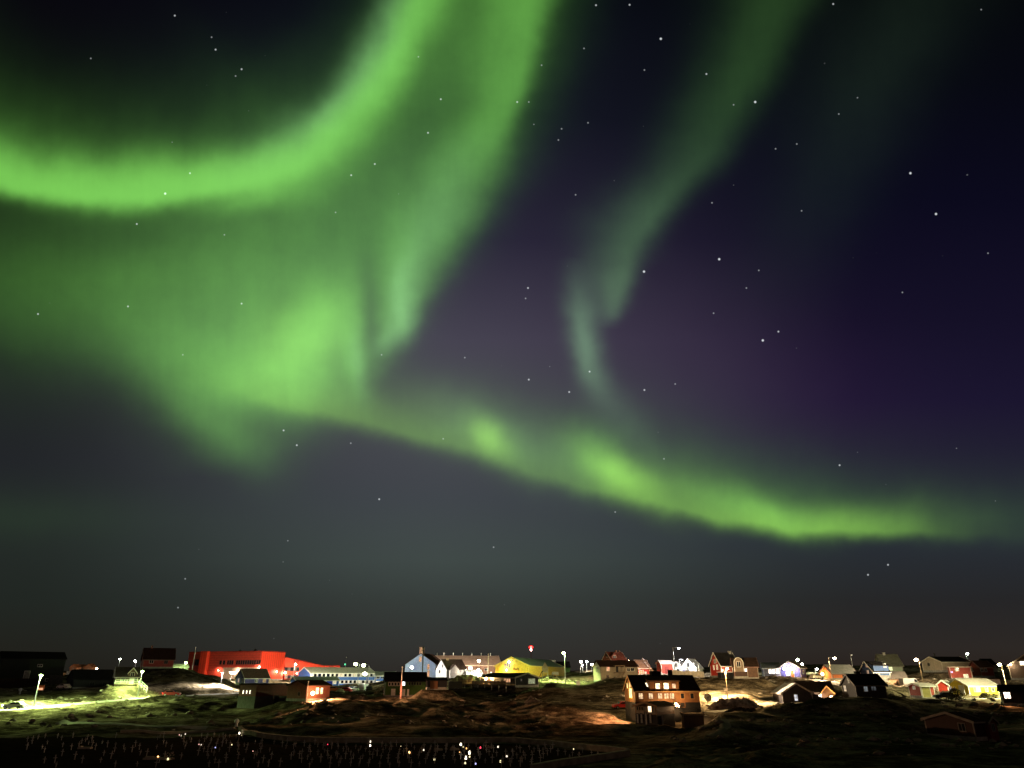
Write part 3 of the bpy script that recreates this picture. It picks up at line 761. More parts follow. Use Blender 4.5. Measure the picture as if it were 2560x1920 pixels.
for k in range(2): sc.window_at('g', float(xs[15]) + k * 1.6 + 1.4, (wz0 + wz1) / 2, 1.0, wz1 - wz0, bars=0, frame=MATS['dark_red_frame'], out=.12)
sc.window('g', 493, 1656, 1.8, 2.2, frame=MATS['dark_red_frame'], bars=1, out=.2)
m = MB(sc.fn); m.box(-.14, -.115, .5, gy(560), .6, wz0 - 1.1); m.build('plinth_band', paint('pale_render', (.42, .30, .24), .8, .3), sc.root)
for x, y in ((690, 1679), (709, 1682)): sc.lamp('s', x, y, (1, .78, .55), 260, r=.24)
sc.lamp('g', 650, 1668, (1, .85, .6), 300, r=.34, off=.5); sc.lamp('g', 596, 1676, (1, .75, .5), 300, r=.2, off=.5)
sc.lamp('g', 548, 1676, (1, .75, .5), 200, r=.15, off=.5)  # wall lamp added to brighten the dim left end
# low wing running off to the right under one falling roof line
P = Vector((*(sc.P + sc.el * sc.L), sc.zb))
phi = math.atan2(P.x, P.y)
wd = Vector((math.cos(phi + R(-12)), -math.sin(phi + R(-12)))); wn = Vector((-wd.y, wd.x))
def on_plane(x, y, o, n):
    d = ray(x, y); t = o.dot(n) / d.dot(n); return d * t
wn3 = Vector((wn.x, wn.y, 0)); O = P + wn3 * .5
poly = []
for x, y in ((711, 1702), (711, 1646), (716, 1644), (808, 1665), (850, 1665), (850, 1706)):
    q = on_plane(x, y, O, wn3) - P
    poly.append((q.x * wd.x + q.y * wd.y, q.z))
loc_ang = math.atan2(wd.y, wd.x) - sc.root.rotation_euler[2]
def wingmap(ax0):
    def f(a, b, c):
        v = Matrix.Rotation(loc_ang, 3, 'Z') @ Vector((a, b, c)); b0 = Vector((sc.L, 0, 0))
        return tuple(v + b0)
    return f
m = MB(wingmap(0)); m.prism(poly, .5, 14, 1); wing = m.build('wing', SCHOOLRED, sc.root)
m = MB(wingmap(0)); m.prism([(poly[2][0] - .2, poly[2][1]), (poly[3][0], poly[3][1]), (poly[4][0], poly[4][1]), (poly[4][0], poly[4][1] + .25), (poly[3][0], poly[3][1] + .25), (poly[2][0] - .2, poly[2][1] + .25)], .3, 14.2, 1); m.build('wing_roof', MATS['school_roof_edge'], wing)
def wing_window(x, y, w, hh, lit=None, st=1):
    q = on_plane(x, y, O, wn3) - P; a, z = q.x * wd.x + q.y * wd.y, q.z
    m = MB(wingmap(0)).box(a - w/2 - .1, a + w/2 + .1, .42, .52, z - hh/2 - .1, z + hh/2 + .1); f = m.build('window_frame', MATS['dark_red_frame'], wing)
    MB(wingmap(0)).box(a - w/2, a + w/2, .39, .5, z - hh/2, z + hh/2).build('pane', lit_room(lit, st) if lit else glass(), f)
for k in range(5):
    wing_window(715 + 7.4 * k, 1673, 1.05, 1.3, (1, .6, .35) if k in (1, 3) else None, .22)
    wing_window(715 + 7.4 * k, 1692, 1.05, 1.2, (1, .7, .4) if k in (0, 2) else None, .3)
wn_local = Matrix.Rotation(loc_ang, 3, 'Z') @ Vector((0, 1, -.1))
for x, y in ((742, 1683), (713, 1682)):
    q = on_plane(x, y, O, wn3) - P; a, z = q.x * wd.x + q.y * wd.y, q.z
    b = MB(wingmap(0)).tube((a, .5, z), (a, .1, z + .1), .05).build('wall_lamp', DARKMETAL, wing)
    MB(wingmap(0)).ball((a, .05, z), .25).build('bulb', glow('lamp_glow', (1, .8, .55), 40), b, smooth=True)
    lamp_light(b, wingmap(0)(a, -1.6, z), (1, .78, .55), 700, .2, spot=168, aim=wn_local)
for l, w in ((6, 8), (12, 20)):
    MB(sc.fn).tube((l, w, sc.e), (l, w, sc.e + 1.2), .5, .5).build('roof_vent', DARKMETAL, sc.roof)

# violet house below the school and the blue school block
h = House('violet_house', 'violet blue house with a brown roof and black gable below the scarlet school', 590, 612, 673, 1712, 1695, 1673, 250, W=6.5, wall=PURPLE, roof=BRROOF)
h.window('s', 641, 1701, .9, 1.1); h.window('s', 661, 1701, .9, 1.1, AMBER, .5); h.window('g', 597, 1701, .8, 1.0, (1, .6, .5), .8); h.window('g', 607, 1701, .6, 1.0)
h = House('blue_school', 'long two storey blue school block with white window bands and pale green roof', 746, 777, 938, 1717, 1683, 1669, 290, W=12, wall=BLUE, roof=paint('pale_green_sheet_roof', (.40, .42, .33), .6, .2, .6, 'x'), cat='school')
for zz0, zz1 in (h.hit('s', 850, 1692.5)[1], h.hit('s', 850, 1683.6)[1]), (h.hit('s', 850, 1709)[1], h.hit('s', 850, 1700.5)[1]):
    MB(h.fn).box(.1, h.L - .1, -.03, .02, zz0, zz1).build('white_band', WHITE, h.root)
for k in range(14): h.window('s', 788 + k * 10.8, 1688, 1.05, 1.0, PAPER if k in (6, 9) else None, .7, bars=0, out=.03, frame=BLUE if k in (1, 3) else WHITE)
for k in range(9): h.window('s', 845 + k * 10.4, 1704.5, 1.05, 1.0, PAPER if k in (0, 5) else None, .9, bars=0, out=.03)
h = House('blue_annex', 'short blue annex with a lit ground floor beside the long blue school', None, 940, 990, 1716, 1690, 1680, 303, W=9, wall=BLUE, roof=GNROOF, cat='annex')
for x in (945, 957, 968): h.window('s', x, 1693, 1.3, 1.0, bars=1)
h.window('s', 944, 1707, 2.2, 1.1, PAPER, 1.6); h.window('s', 960, 1707, 1.6, 1.1)
h = House('blue_wing', 'low single storey blue house with a green grey roof in front of the blue school', 727, 741, 848, 1719, 1702, 1693, 262, W=9, wall=BLUE, roof=GNROOF, cat='annex')
h.door('s', 824, 1709, 2.2, 2.0, paint('bright_blue_door', (.02, .05, .5))); h.window('s', 836, 1706, 1.2, 1.0, PAPER, .9); h.window('s', 800, 1707, 1.2, .9); h.window('s', 770, 1707, 1.2, .9)
# long dark brown building in front
h = House('barn', 'dark brown flat roofed block with three small lit windows on a grey basement', 600, 642, 727, 1771, 1712, None, 178, W=6, wall=wall_paint('dark_umber_boards', (.13, .022, .016)), roof=BLACKROOF, trim=None, cat='house', flat=True, found=2.5, fmat=paint('pale_grey_basement', (.09, .088, .08), .9, .2))
for x in (608.5, 617, 625.5): h.window('g', x, 1730, .42, .75, PAPER, 3.0, bars=0, frame=BROWN)
h.door('s', 690, 1752, 1.2, 2.2, BLACKW, BLACKW)
h = House('red_brown_house', 'red brown house with a glaring porch lamp and two bright windows in the foreground', 720, 768, 826, 1753, 1714, 1702, 172, W=6, wall=wall_paint('red_umber_boards', (.20, .06, .035)), roof=RDROOF, trim=None)
h.window('g', 748, 1735, .7, .75, frame=paint('dull_frame', (.3, .16, .12))); h.window('s', 793, 1727, .75, 1.2, (1, .74, .42), 3.5); h.window('s', 804, 1727, .6, 1.2, (1, .74, .42), 3)
h.lamp('s', 777, 1733, (1, .5, .24), 30000, r=.42, e=30, off=.6, wash='out')
lamp_light(h.root, h.fn(h.hit('s', 780, 1733)[0], -2.4, 1.6), (1, .5, .22), 1600, .2)  # extra light without a fixture, added to brighten the ground by the porch
h.window('s', 820, 1745, .8, .3, frame=BROWN)
# green house
h = House('green_house', 'dark green black roofed house with two white basement doors and a flagpole in front', 961, 965, 1067, 1741, 1703, 1682, 186, W=8, wall=GREENW, roof=BLACKROOF, trim=None, found=.3)
for k in range(4): h.window('s', 974 + k * 7.4, 1710, .38, .7, bars=0)
for k in range(5): h.window('s', 1024 + k * 6.6, 1709, .38, .6, bars=0, frame=paint('dim_green_frame', (.10, .13, .07)))
h.window('s', 1009, 1708, .62, .9, (.9, .95, 1), 5, bars=0)
h.door('s', 983, 1731, .8, 1.4); h.door('s', 1008, 1732, .7, 1.4); h.door('s', 1020, 1732, .25, 1.4)
m = MB(h.fn)
for k in range(7): m.box(-.6 - k * .32, -.25 - k * .32, .3, 1.3, 1.9 - k * .28, 1.98 - k * .28)
railing(m, (-.2, .3, 1.9), (-2.6, .3, 0), .9, .7); railing(m, (-.2, 1.3, 1.9), (-2.6, 1.3, 0), .9, .7); m.build('side_stair', paint('green_grey_timber', (.12, .14, .09), .8), h.root)
h = House('dark_shed', 'low black shed right of the dark green house', 1064, 1069, 1117, 1724, 1702, 1696, 184, W=5, wall=BLACKW, roof=BLACKROOF, trim=None, cat='shed')
h.door('s', 1085, 1712, 1.6, 1.8, BROWN, BROWN)
# pale blue tall gable and the hall behind it
h = House('pale_blue_house', 'tall pale blue gabled house with three amber windows and a pink chimney', 1013, 1090, None, 1700, 1661, 1634, 290, W=11.4, L=16, wall=PALEBLUE, roof=RDROOF, trim=None, yaw=74)
for x, y, w, hh in ((1051, 1648, 1.0, 1.9), (1071, 1667, .9, 1.9), (1071, 1684, .9, 2.2)): h.window('g', x, y, w, hh, (1, .50, .24), .75, bars=0, frame=PALEBLUE)
h.chimney(0, 1619, 1.5, paint('pink_brick', (.48, .26, .20), .9, .3), lfrac=.06)
h = House('community_hall', 'long hall with a broad brown roof, pale fascia and a row of ridge vents', None, 1093, 1252, 1700, 1663, 1640, 312, W=17, wall=wall_paint('umber_boards', (.22, .12, .08)), roof=paint('rose_brown_roof', (.44, .29, .23), .9, .2, scale=.8), trim=paint('cream_fascia', (.75, .58, .45)), cat='hall')
for k in range(8):
    l = h.hit('s', 1066 + k * 23.9 if k else 1096, 1640)[0]; l = min(max(l, .4), h.L - .3) if k else .4
    MB(h.fn).tube((l, h.W / 2, h.r), (l, h.W / 2, h.r + 1.1), .12, .12).ball((l, h.W/2, h.r + 1.1), .2, n=8).build('roof_vent', WHITE, h.roof)
h.window('s', 1176, 1670, 1.4, 1.0, (1, .95, .9), 3.5); h.window('s', 1153, 1680, 1.4, 1.2, PAPER, 2.5); h.window('s', 1228, 1683, .5, .9, (1, .8, .5), 3); h.window('s', 1215, 1674, 1.2, .9)
h = House('white_house', 'white house with two front gables, brown roof and a square chimney', 1090, 1117, 1166, 1697, 1672, 1649, 270, W=6.5, wall=WHITEW, roof=BRROOF, trim=None)
h.window('g', 1107, 1665, .35, .9, bars=0, frame=DARKMETAL); h.window('g', 1099, 1679, .4, .9, bars=0, frame=DARKMETAL); h.window('s', 1155, 1679, 1.2, 1.2, (1, .9, .7), 1.2)
la, lb = h.hit('s', 1123, 1680)[0], h.hit('s', 1144, 1680)[0]
h.cross_gable(la, lb, h.hit('s', 1134, 1674)[1], h.hit('s', 1134, 1661)[1], out=.8, zb=-1.5, wall=WHITEW, roof=BRROOF, trim=None)
h.lamp('s', 1154, 1675, (1, .86, .7), 420, r=.16, e=40, off=2.6); h.chimney(1131, 1648, .9, paint('buff_brick', (.40, .27, .17), .9, .3))  # wall lamp added to brighten the white gables
h = House('white_kiosk', 'small white kiosk glaring under a floodlight below the hall', 1160, 1168, 1204, 1704, 1684, 1676, 246, W=4.5, wall=WHITEW, roof=PKROOF, cat='kiosk')
h.lamp('s', 1178, 1683, (1, .96, .9), 1500, r=.3, e=60, off=1.2); h.lamp('s', 1194, 1684, (1, .92, .7), 5000, r=.3, e=60, off=1.2, wash='out')
h.window('s', 1186, 1692, 1.6, .9, (1, .97, .92), 6)
# the ochre hall
h = House('ochre_hall', 'ochre gabled sports hall with two dark arch emblems beside its window group', 1238, 1322, 1410, 1699, 1664.5, 1644, 240, W=11, wall=OCHRE, roof=GNROOF, trim=paint('ochre_trim', (.78, .50, .14)), cat='hall')
for dx, dy in ((-7, 2.5), (-1.5, -.5), (4, 2.5)): h.window('g', 1270 + dx, 1662 + dy, .5, 1.2, (.25, .3, .6), .35, bars=0, frame=MATS['ochre_trim'])
h.lamp('g', 1273.5, 1655, (.93, .95, 1), 90, r=.26, e=30); h.lamp('g', 1267.5, 1675, (1, .60, .22), 520, r=.28, e=30, off=.5)
INK = paint('dark_brown_lettering', (.10, .035, .02), .7)
for cx in (1285.8, 1294.2):
    a, z = h.hit('g', cx, 1672)
    m = MB(h.fn)
    for k in range(14):                                  # an arch: thick round bow standing on two short feet
        t0, t1 = math.pi * (k - .5) / 12, math.pi * (k + .5) / 12
        pts = [(a + r_ * math.cos(t), z - .1 + r_ * 1.05 * math.sin(t)) for r_, t in ((.24, t0), (.42, t0), (.42, t1), (.24, t1))]
        m.prism(pts, -.06, .02, 0)
    for s_ in (-1, 1): h.fbox(m, 'g', a + s_ * .33 - .09, a + s_ * .33 + .09, z - .42, z - .1, -.02, .06)
    h.fbox(m, 'g', a - .04, a + .04, z - .42, z + .25, -.02, .055)
    m.build('arch_emblem', INK, h.root)
a, z = h.hit('g', 1281, 1651); MB(h.fn).tube((-.06, a, z), (.02, a, z), .22, n=12).build('round_vent', INK, h.root)
m = MB(h.fn); a, z = h.hit('g', 1311, 1665); m.tube((-.05, a, z), (-.05, a, z - 3.4), .03).tube((-.05, a, z), (-.05, a + .5, z + .15), .04); m.build('downpipe', MATS['ochre_trim'], h.root)
h = House('dark_house', 'unlit low roofed house behind the tall green lamp right of the ochre hall', None, 1371, 1425, 1692, 1668, 1655, 300, W=9, wall=GREENW, roof=BLACKROOF, trim=None)
h.window('s', 1400, 1671, .9, 1.2, (1, .8, .7), 1.5); h.chimney(1385, 1651, 1.6, PKROOF)
# the black house with the terrace on posts
tb = House('black_house', 'black house with an amber lit terrace standing on tall posts', 1346, 1288, 1200, 1718, 1694.5, 1684, 196, W=8, side='R', wall=BLACKW, roof=paint('charcoal_roof', (.05, .052, .05), .8, .2), trim=paint('grey_trim', (.34, .31, .27)))
tb.window('g', 1329, 1703, 2.3, 1.15, (.75, .85, .5), .35, bars=2, frame=MATS['grey_trim']); tb.window('s', 1228, 1700, 2.0, 1.05, (1, .32, .18), .8, bars=1); tb.window('s', 1268, 1701, 2.5, .8, (1, .5, .25), .75, bars=1, frame=MATS['grey_trim'])
tb.window('g', 1303, 1700, .35, .4, (.5, .4, .4), .2, bars=0, frame=DARKMETAL)
tb.lamp('s', 1222, 1697, (1, .6, .22), 1700, r=.36, e=30, off=.9)
dz = tb.hit('s', 1240, 1710)[1]
lx0, lx1 = tb.hit('s', 1152, 1710)[0], .1
MB(tb.fn).box(lx1, lx0, -3.2, -.02, dz - .25, dz).build('terrace_deck', TIMBER, tb.root)
m = MB(tb.fn); railing(m, (lx1, -3.1, dz), (lx0, -3.1, dz), 1.0, 1.4); railing(m, (lx0, -3.1, dz), (lx0, 0, dz), 1.0, 1.4); m.build('terrace_railing', TIMBER, tb.root)
MB(tb.fn).box(lx1 + .1, lx0 * .62, -3.05, -3.0, dz + .05, dz + .75).build('terrace_screen', wall_paint('amber_screen_boards', (.5, .32, .18)), tb.root)
for k in range(9):
    l = lx1 + (lx0 - lx1) * k / 8
    MB(tb.fn).box(l - .08, l + .08, -3.1, -2.94, dz - 5.5, dz - .2).build('terrace_post', paint('grey_post', (.5, .42, .34), .9), tb.root)
MB(tb.fn).box(2.0, lx0 * .7, -1.2, -1.0, dz - 2.2, dz - .3).build('undercroft_wall', BROWN, tb.root)
# middle right
h = House('pale_green_house', 'cream house whose gable glows green beside the tall lamp, with a porch stair', 1483, 1501, 1594, 1706, 1666, 1652, 216, W=6.5, wall=CREAM, roof=RDROOF, trim=None)
h.window('g', 1492, 1673, .8, 1.4); h.window('s', 1520, 1672, .8, 1.1, (1, .35, .2), .9); h.window('s', 1571, 1674, .8, .8); h.window('s', 1581, 1673.5, .9, .8); h.window('s', 1519, 1691, .6, .6, frame=BROWN)
la, lb = h.hit('s', 1534, 1680)[0], h.hit('s', 1558, 1680)[0]; zt = h.hit('s', 1540, 1664.5)[1]; zf = h.hit('s', 1540, 1681)[1]
MB(h.fn).box(la, lb, -1.6, -.02, zt - .1, zt + .1).box(la, lb, -1.6, -.02, zf - .15, zf).build('porch', TIMBER, h.root)
for l in (la + .1, lb - .1): MB(h.fn).box(l - .06, l + .06, -1.58, -1.46, 0, zt).build('porch_post', CREAM, h.root)
h.door('s', 1542, 1673, .9, 1.9, BLACKW, CREAM)
m = MB(h.fn); ls, le = h.hit('s', 1556, 1681)[0], h.hit('s', 1537, 1701)[0]
for k in range(10): m.box(ls + (le - ls) * k / 10 - .2, ls + (le - ls) * k / 10 + .2, -2.6, -1.7, zf * (1 - k / 10) - .1, zf * (1 - k / 10))
railing(m, (ls, -2.6, zf), (le, -2.6, 0), .9, .8); m.build('porch_stair', paint('dull_timber', (.3, .22, .15), .9), h.root)
h = House('red_brown_house', 'dark red brown gabled house behind the cream house, dormer window in its roof', 1506, 1530, 1566, 1656, 1651, 1631, 243, W=6.5, wall=wall_paint('maroon_boards', (.22, .07, .05)), roof=paint('maroon_roof', (.15, .045, .03), .9, .25), trim=paint('pinkish_trim', (.5, .36, .3)))
h.window('g', 1517, 1640, .7, .9, frame=MATS['pinkish_trim'])
la = h.hit('s', 1533, 1645)[0]; h.cross_gable(la, la + 1.8, h.e + 1.5, h.e + 2.3, out=-.8, zb=h.e, wall=MATS['maroon_boards'], roof=MATS['maroon_roof'], name='dormer', w1=2.6)
h.window_at('s', la + .9, h.e + 1.0, .9, .8, out=-.8, frame=MATS['pinkish_trim']); h.chimney(1552, 1629, .5); h.chimney(1560, 1630, .4)
h = House('red_house', 'red house with a pale lit roof and outside stair behind the cream house', 1581, 1597, 1624, 1692, 1670, 1651, 236, W=6, wall=RED, roof=paint('rusty_roof', (.22, .13, .09), .9, .3), trim=paint('pinkish_trim', (.5, .36, .3)))
h.window('s', 1601, 1683, 1.3, 1.6, (1, .45, .18), .7); h.window('s', 1614, 1683, .5, .8, PAPER, .8)
m = MB(h.fn); railing(m, (1.0, -.9, 4.4), (h.L + 1.0, -.9, .6), 1.0, .7); m.build('outside_stair_rail', MATS['pinkish_trim'], h.root)
h = House('red_shed', 'boxy red shed with a white sloping roof left of the white gabled pair', 1641, 1652, 1682, 1688, 1659, 1652, 232, W=5, wall=wall_paint('shed_red_boards', (.30, .035, .02)), roof=paint('white_felt_roof', (.62, .52, .48), .8), trim=MATS['pinkish_trim'], cat='shed')
h.door('s', 1668, 1676, 1.2, 2.0, DRED, DRED)
h = House('white_house', 'smaller left hand house of the dazzling white gabled pair', 1679, 1704, None, 1688, 1669, 1655, 236, W=3.4, L=7, wall=WHITEW, roof=PKROOF, yaw=76, found=.3)
h.window('g', 1691, 1663, .7, 1.0); h.window('g', 1696, 1676, .7, 1.0)
h = House('white_house', 'larger right hand house of the dazzling white gabled pair', 1703, 1740, None, 1688, 1669, 1648, 233, W=4.8, L=8, wall=WHITEW, roof=PKROOF, yaw=76, found=.3)
h.window('g', 1720, 1662, .9, 1.2); h.window('g', 1719, 1675, .7, 1.0); h.window('g', 1710, 1676, .9, .9, (.35, .4, .9), .5)
rc = House('red_gable_house', 'red gabled house with white bargeboards and a black roof on the hill crest', 1775, 1802, 1845, 1694, 1663, 1633, 206, W=5.5, wall=RED, roof=BLACKROOF)
rc.window('g', 1787.5, 1653, 1.1, .9, bars=2); rc.window('g', 1785, 1669, .6, 1.1, (1, .75, .45), .9); rc.window('g', 1793, 1668, .7, 1.2, (1, .75, .45), .8); rc.chimney(1851, 1638, .7, CONC); rc.lamp('s', 1804, 1675, (1, .8, .55), 90, r=.14)
m = MB(rc.fn); m.box(-1.6, rc.L + .5, -2.2, -.03, 1.3, 1.45); m.build('veranda', WHITE, rc.root)
for l in (-1.4, .8, 3.0, rc.L): MB(rc.fn).box(l - .07, l + .07, -2.15, -2.0, -1.5, 1.3).build('veranda_post', DARKMETAL, rc.root)
m = MB(rc.fn); railing(m, (-1.6, -2.15, 1.45), (rc.L + .5, -2.15, 1.45), .9, 1.0); m.build('veranda_railing', paint('dim_white', (.4, .36, .32)), rc.root)
MB(rc.fn).box(-1.2, rc.L, -1.9, -.05, -1.5, 1.28).build('veranda_base', BLACKW, rc.root)
h = House('dark_house', 'dark house with an arched white dormer, two oval lit windows and a framed garage door', 1828, 1834, 1894, 1696, 1667, 1646, 200, W=8, wall=wall_paint('umber_black_boards', (.06, .03, .022)), roof=paint('brown_black_roof', (.055, .035, .028), .9, .3), trim=MATS['dull_pink_trim'])
h.window('s', 1857, 1675, .6, .75, (1, .88, .8), 3.5, bars=0, frame=BROWN); h.window('s', 1864.5, 1675, .6, .75, (1, .85, .75), 2.5, bars=0, frame=BROWN); h.window('g', 1832, 1673, .7, 1.1, (1, .7, .4), 2.0)
h.door('s', 1883, 1681, 2.5, 2.4, paint('brown_door', (.10, .055, .035)), paint('dim_white', (.4, .36, .32)), name='garage_door')
la, lb = h.hit('s', 1823, 1660)[0], h.hit('s', 1833, 1660)[0]
lw = 1.15; zc = h.e + .75
arch = [(-lw, -1.2)] + [(lw * math.cos(math.pi - math.pi * k / 12), zc - h.e + 1.5 * math.sin(math.pi * k / 12)) for k in range(13)] + [(lw, -1.2)]
g = MB(h.fn).prism([(1.3 + x, h.e + z) for x, z in arch], -.5, h.W / 2, 1).build('arched_dormer', paint('ash_grey_boards', (.20, .15, .11)), h.root)
m = MB(h.fn)
for (x_a, z_a), (x_b, z_b) in zip(arch[:-1], arch[1:]): m.tube((1.3 + x_a, -.55, h.e + z_a), (1.3 + x_b, -.55, h.e + z_b), .08, n=6)
m.build('arch_trim', WHITE, g)
h.window_at('s', 1.3, h.e + .6, .9, 1.2, out=.5)
# the big brown house
bh = House('brown_house', 'big two storey brown house with lit dormer windows above a black basement', 1562, 1587, 1747, 1806, 1727, 1690, 150, W=8, wall=RUST, roof=RDROOF, trim=paint('tan_trim', (.34, .2, .09)), found=0)
zbm = bh.hit('s', 1640, 1756)[1]
m = MB(bh.fn); m.prism([(-.06, -.06), (bh.L + .06, -.06), (bh.L + .06, bh.W + .06), (-.06, bh.W + .06)], -2.5, zbm, 2); m.build('basement', BLACKW, bh.root)
l0, l1 = bh.hit('s', 1623, 1715)[0], bh.hit('s', 1697, 1715)[0]; zd = bh.hit('s', 1650, 1704)[1]
bh.shed_dormer(l0, l1, bh.e - .4, zd, RUST, paint('tan_brown_roof', (.10, .06, .04), .9, .3))
bh.window('s', 1644, 1715, .85, .95, (1, .76, .42), 2.6, bars=0, frame=RUST, out=.05); bh.window('s', 1665, 1715, .95, 1.05, (1, .76, .42), 3.4, bars=0, frame=RUST, out=.05); bh.window('s', 1684.5, 1715, .7, .8, (1, .62, .35), 1.0, bars=0, frame=RUST, out=.05)
bh.skylight(1620, 1713, .75, 1.0, (1, .8, .5), 3.2)
for x in (1602, 1627, 1650, 1666, 1680): bh.window('s', x, 1740, .8, .95, (1, .66, .36), 1.1, bars=1, frame=RUST)
for x in (1706, 1730): bh.window('s', x, 1740, .65, .9, bars=0, frame=MATS['tan_trim'])
bh.window('g', 1577, 1733, 2.3, 1.7, (1, .74, .3), 2.6, bars=1, frame=YELL); bh.window('g', 1569, 1714, .8, .9, (1, .85, .5), 1.6, frame=YELL); bh.window('g', 1575, 1713, .8, .9, (1, .85, .5), 2.0, frame=YELL)
lamp_light(bh.root, bh.fn(-2.6, 3.0, bh.e - .8), (1, .7, .26), 800, .4, 'added_spill')  # light added outside the gable to brighten its wall
lamp_light(bh.root, bh.fn(-1.0, 3.0, bh.e - 1.6), (1, .42, .2), 11000, .4, 'added_spill', spot=128, aim=bh.fn(-1, -.05, -.62))  # added flood from the gable, brightening the slope to its left
bh.window('s', 1706, 1762, .9, .75, (1, .6, .22), 2.2, frame=RUST)
bh.lamp('s', 1683, 1761, (1, .56, .22), 520, r=.34, e=50, off=1.9, wash='up')
bh.lamp('s', 1690, 1765, (1, .6, .28), 350, r=.14, e=20, off=1.9, wash='out'); bh.lamp('s', 1667, 1763, (1, .66, .3), 120, r=.2, e=40, off=1.6, wash='up')
for x in (1568, 1581): bh.window('g', x, 1763, .7, 1.2, bars=0, frame=BROWN)
bh.door('g', 1583, 1792, 1.6, 1.9, paint('dull_white_door', (.36, .34, .31)), BLACKW)
bh.chimney(1690, 1676, .7, RDROOF); bh.chimney(1652, 1680, 1.8, BLACKROOF)
an = House('annex', 'flat pitched annex on a black basement built against the big brown house', 1588, 1640, 1684, 1812, 1766, 1757, 141, W=4.2, wall=RUST, roof=paint('tan_felt_roof', (.24, .16, .10), .9, .2), trim=MATS['tan_trim'], found=1.6, fmat=BLACKW, cat='annex')
m = MB(an.fn); m.box(-.05, -.01, .15, an.W - .15, 1.7, an.e - .1); m.build('gable_cladding', CREAM, an.root)
an.window('g', 1625, 1773, .65, .95, (1, .74, .42), 3.2, bars=0, frame=CREAM, out=.05)
for x in (1594, 1600, 1606): an.window('g', x, 1771, .25, .5, bars=0, frame=paint('tan_frame', (.3, .22, .12)), out=.05)
for x in (1594, 1604, 1615, 1626): an.door('g', x, 1796, .4, 1.5 if x != 1615 else 2.0, MATS['dull_white_door'], BLACKW)
an.door('s', 1656, 1800, .7, 1.5, MATS['dull_white_door'], BROWN)
tr = House('terrace_block', 'boxy brown walled terrace at the foot of the big brown house', 1703, 1709, 1759, 1822, 1788, None, 141, W=4, wall=wall_paint('earth_brown_boards', (.10, .055, .03)), roof=TIMBER, trim=None, flat=True, cat='terrace', found=0)
m = MB(tr.fn); railing(m, (0, 0, tr.e + .28), (tr.L, 0, tr.e + .28), .8, .9); m.build('terrace_railing', DARKMETAL, tr.root)
# the right half
h = House('lilac_house', 'low grey lilac house with three oval lit windows', None, 1908, 1950, 1696, 1671, 1658, 226, W=7, wall=GREYW, roof=GYROOF)
for x in (1925, 1934, 1944): h.window('s', x, 1678.5, .7, 1.0, (1, .9, .8), 4, bars=0)
h = House('lilac_house', 'lilac gabled house flooded by glaring white lamps over its porch', 1949, 2000, 2013, 1697, 1670, 1655, 220, W=6.2, L=None, wall=PURPLE, roof=BRROOF, trim=PKROOF)
for x in (1964, 1972, 1980, 1989): h.lamp('g', x, 1671, (1, .93, .9) if x < 1985 else (1, .8, .5), 105, r=.3, e=60, off=.8)
h.door('g', 1981, 1685, 1.0, 2.0, ORANGEW); h.window('g', 1970, 1684, .9, 1.0, PAPER, 2); h.window('s', 2008, 1680, .8, .9)
h = House('orange_gable_house', 'orange gabled house with a long dim grey roof and a sodium lamp at its corner', 2050, 2081, 2142, 1700, 1684, 1663, 214, W=5.6, wall=ORANGEW, roof=GYROOF, trim=paint('dull_pink_trim', (.22, .13, .11)))
h.window('g', 2069, 1673, .8, .9, (1, .5, .2), .35, frame=ORANGEW); h.lamp('g', 2061, 1685, (1, .58, .2), 420, r=.38, e=30, off=.6); h.window('s', 2110, 1690, .8, .8, frame=BROWN)
dg = House('dark_house', 'dark house with a snow white left roof slope and one lit front window', 2030, 1955, 1946, 1770, 1733, 1710, 166, W=6.6, L=9, side='R', wall=wall_paint('charcoal_violet_boards', (.05, .04, .045)), roof=paint('white_metal_roof', (.66, .62, .58), .5, .1, .5, 'x'), yaw=77, trim=PKROOF)
dg.window('g', 1990, 1744, .6, 1.15, (.9, .92, 1), .8, bars=0)
m = MB(dg.fn).prism([(dg.W + .05, -1.5), (dg.W + 2.6, -1.5), (dg.W + 2.6, dg.e - 1.2), (dg.W + .05, dg.e - .1)], .4, 6, 0); le = m.build('lean_to', wall_paint('charcoal_violet_boards', (.05, .04, .045)), dg.root)
MB(dg.fn).prism([(dg.W + .3, dg.e - .2), (dg.W + 2.9, dg.e - 1.32), (dg.W + 2.9, dg.e - 1.14), (dg.W + .3, dg.e - .02)], .2, 6.2, 0).build('lean_to_roof', RDROOF, le)
h = House('dark_house', 'brown roofed house with an amber trimmed gable behind the white roofed dark house', None, 1993, 2084, 1764, 1731, 1705, 174, W=8, wall=wall_paint('umber_black_boards', (.06, .03, .022)), roof=BRROOF, trim=None)
la, lb = h.hit('s', 2052, 1740)[0], h.L - .1
h.cross_gable(la, lb, h.hit('s', 2060, 1733)[1], h.hit('s', 2060, 1716)[1], out=1.2, zb=-1, wall=MATS['umber_black_boards'], roof=BRROOF, trim=paint('amber_trim', (.5, .3, .15)))
MB(h.fn).box(la - .25, la - .08, -1.5, -1.3, -.5, h.e - .2).build('gable_post', WHITE, h.root)
h.lamp('s', 2076, 1743, (1, .6, .22), 500, r=.36, e=30, off=2.0, wash=False)
h.lamp('s', 2047, 1739, (1, .85, .6), 200, r=.12, e=20, off=1.0)
h = House('black_house', 'black steep roofed house with glinting windows in front of the salmon house', 2104, 2138, 2213, 1752, 1713, 1687, 156, W=6.5, wall=wall_paint('soot_boards', (.022, .016, .014)), roof=BLACKROOF, trim=paint('dim_trim', (.12, .10, .085)))
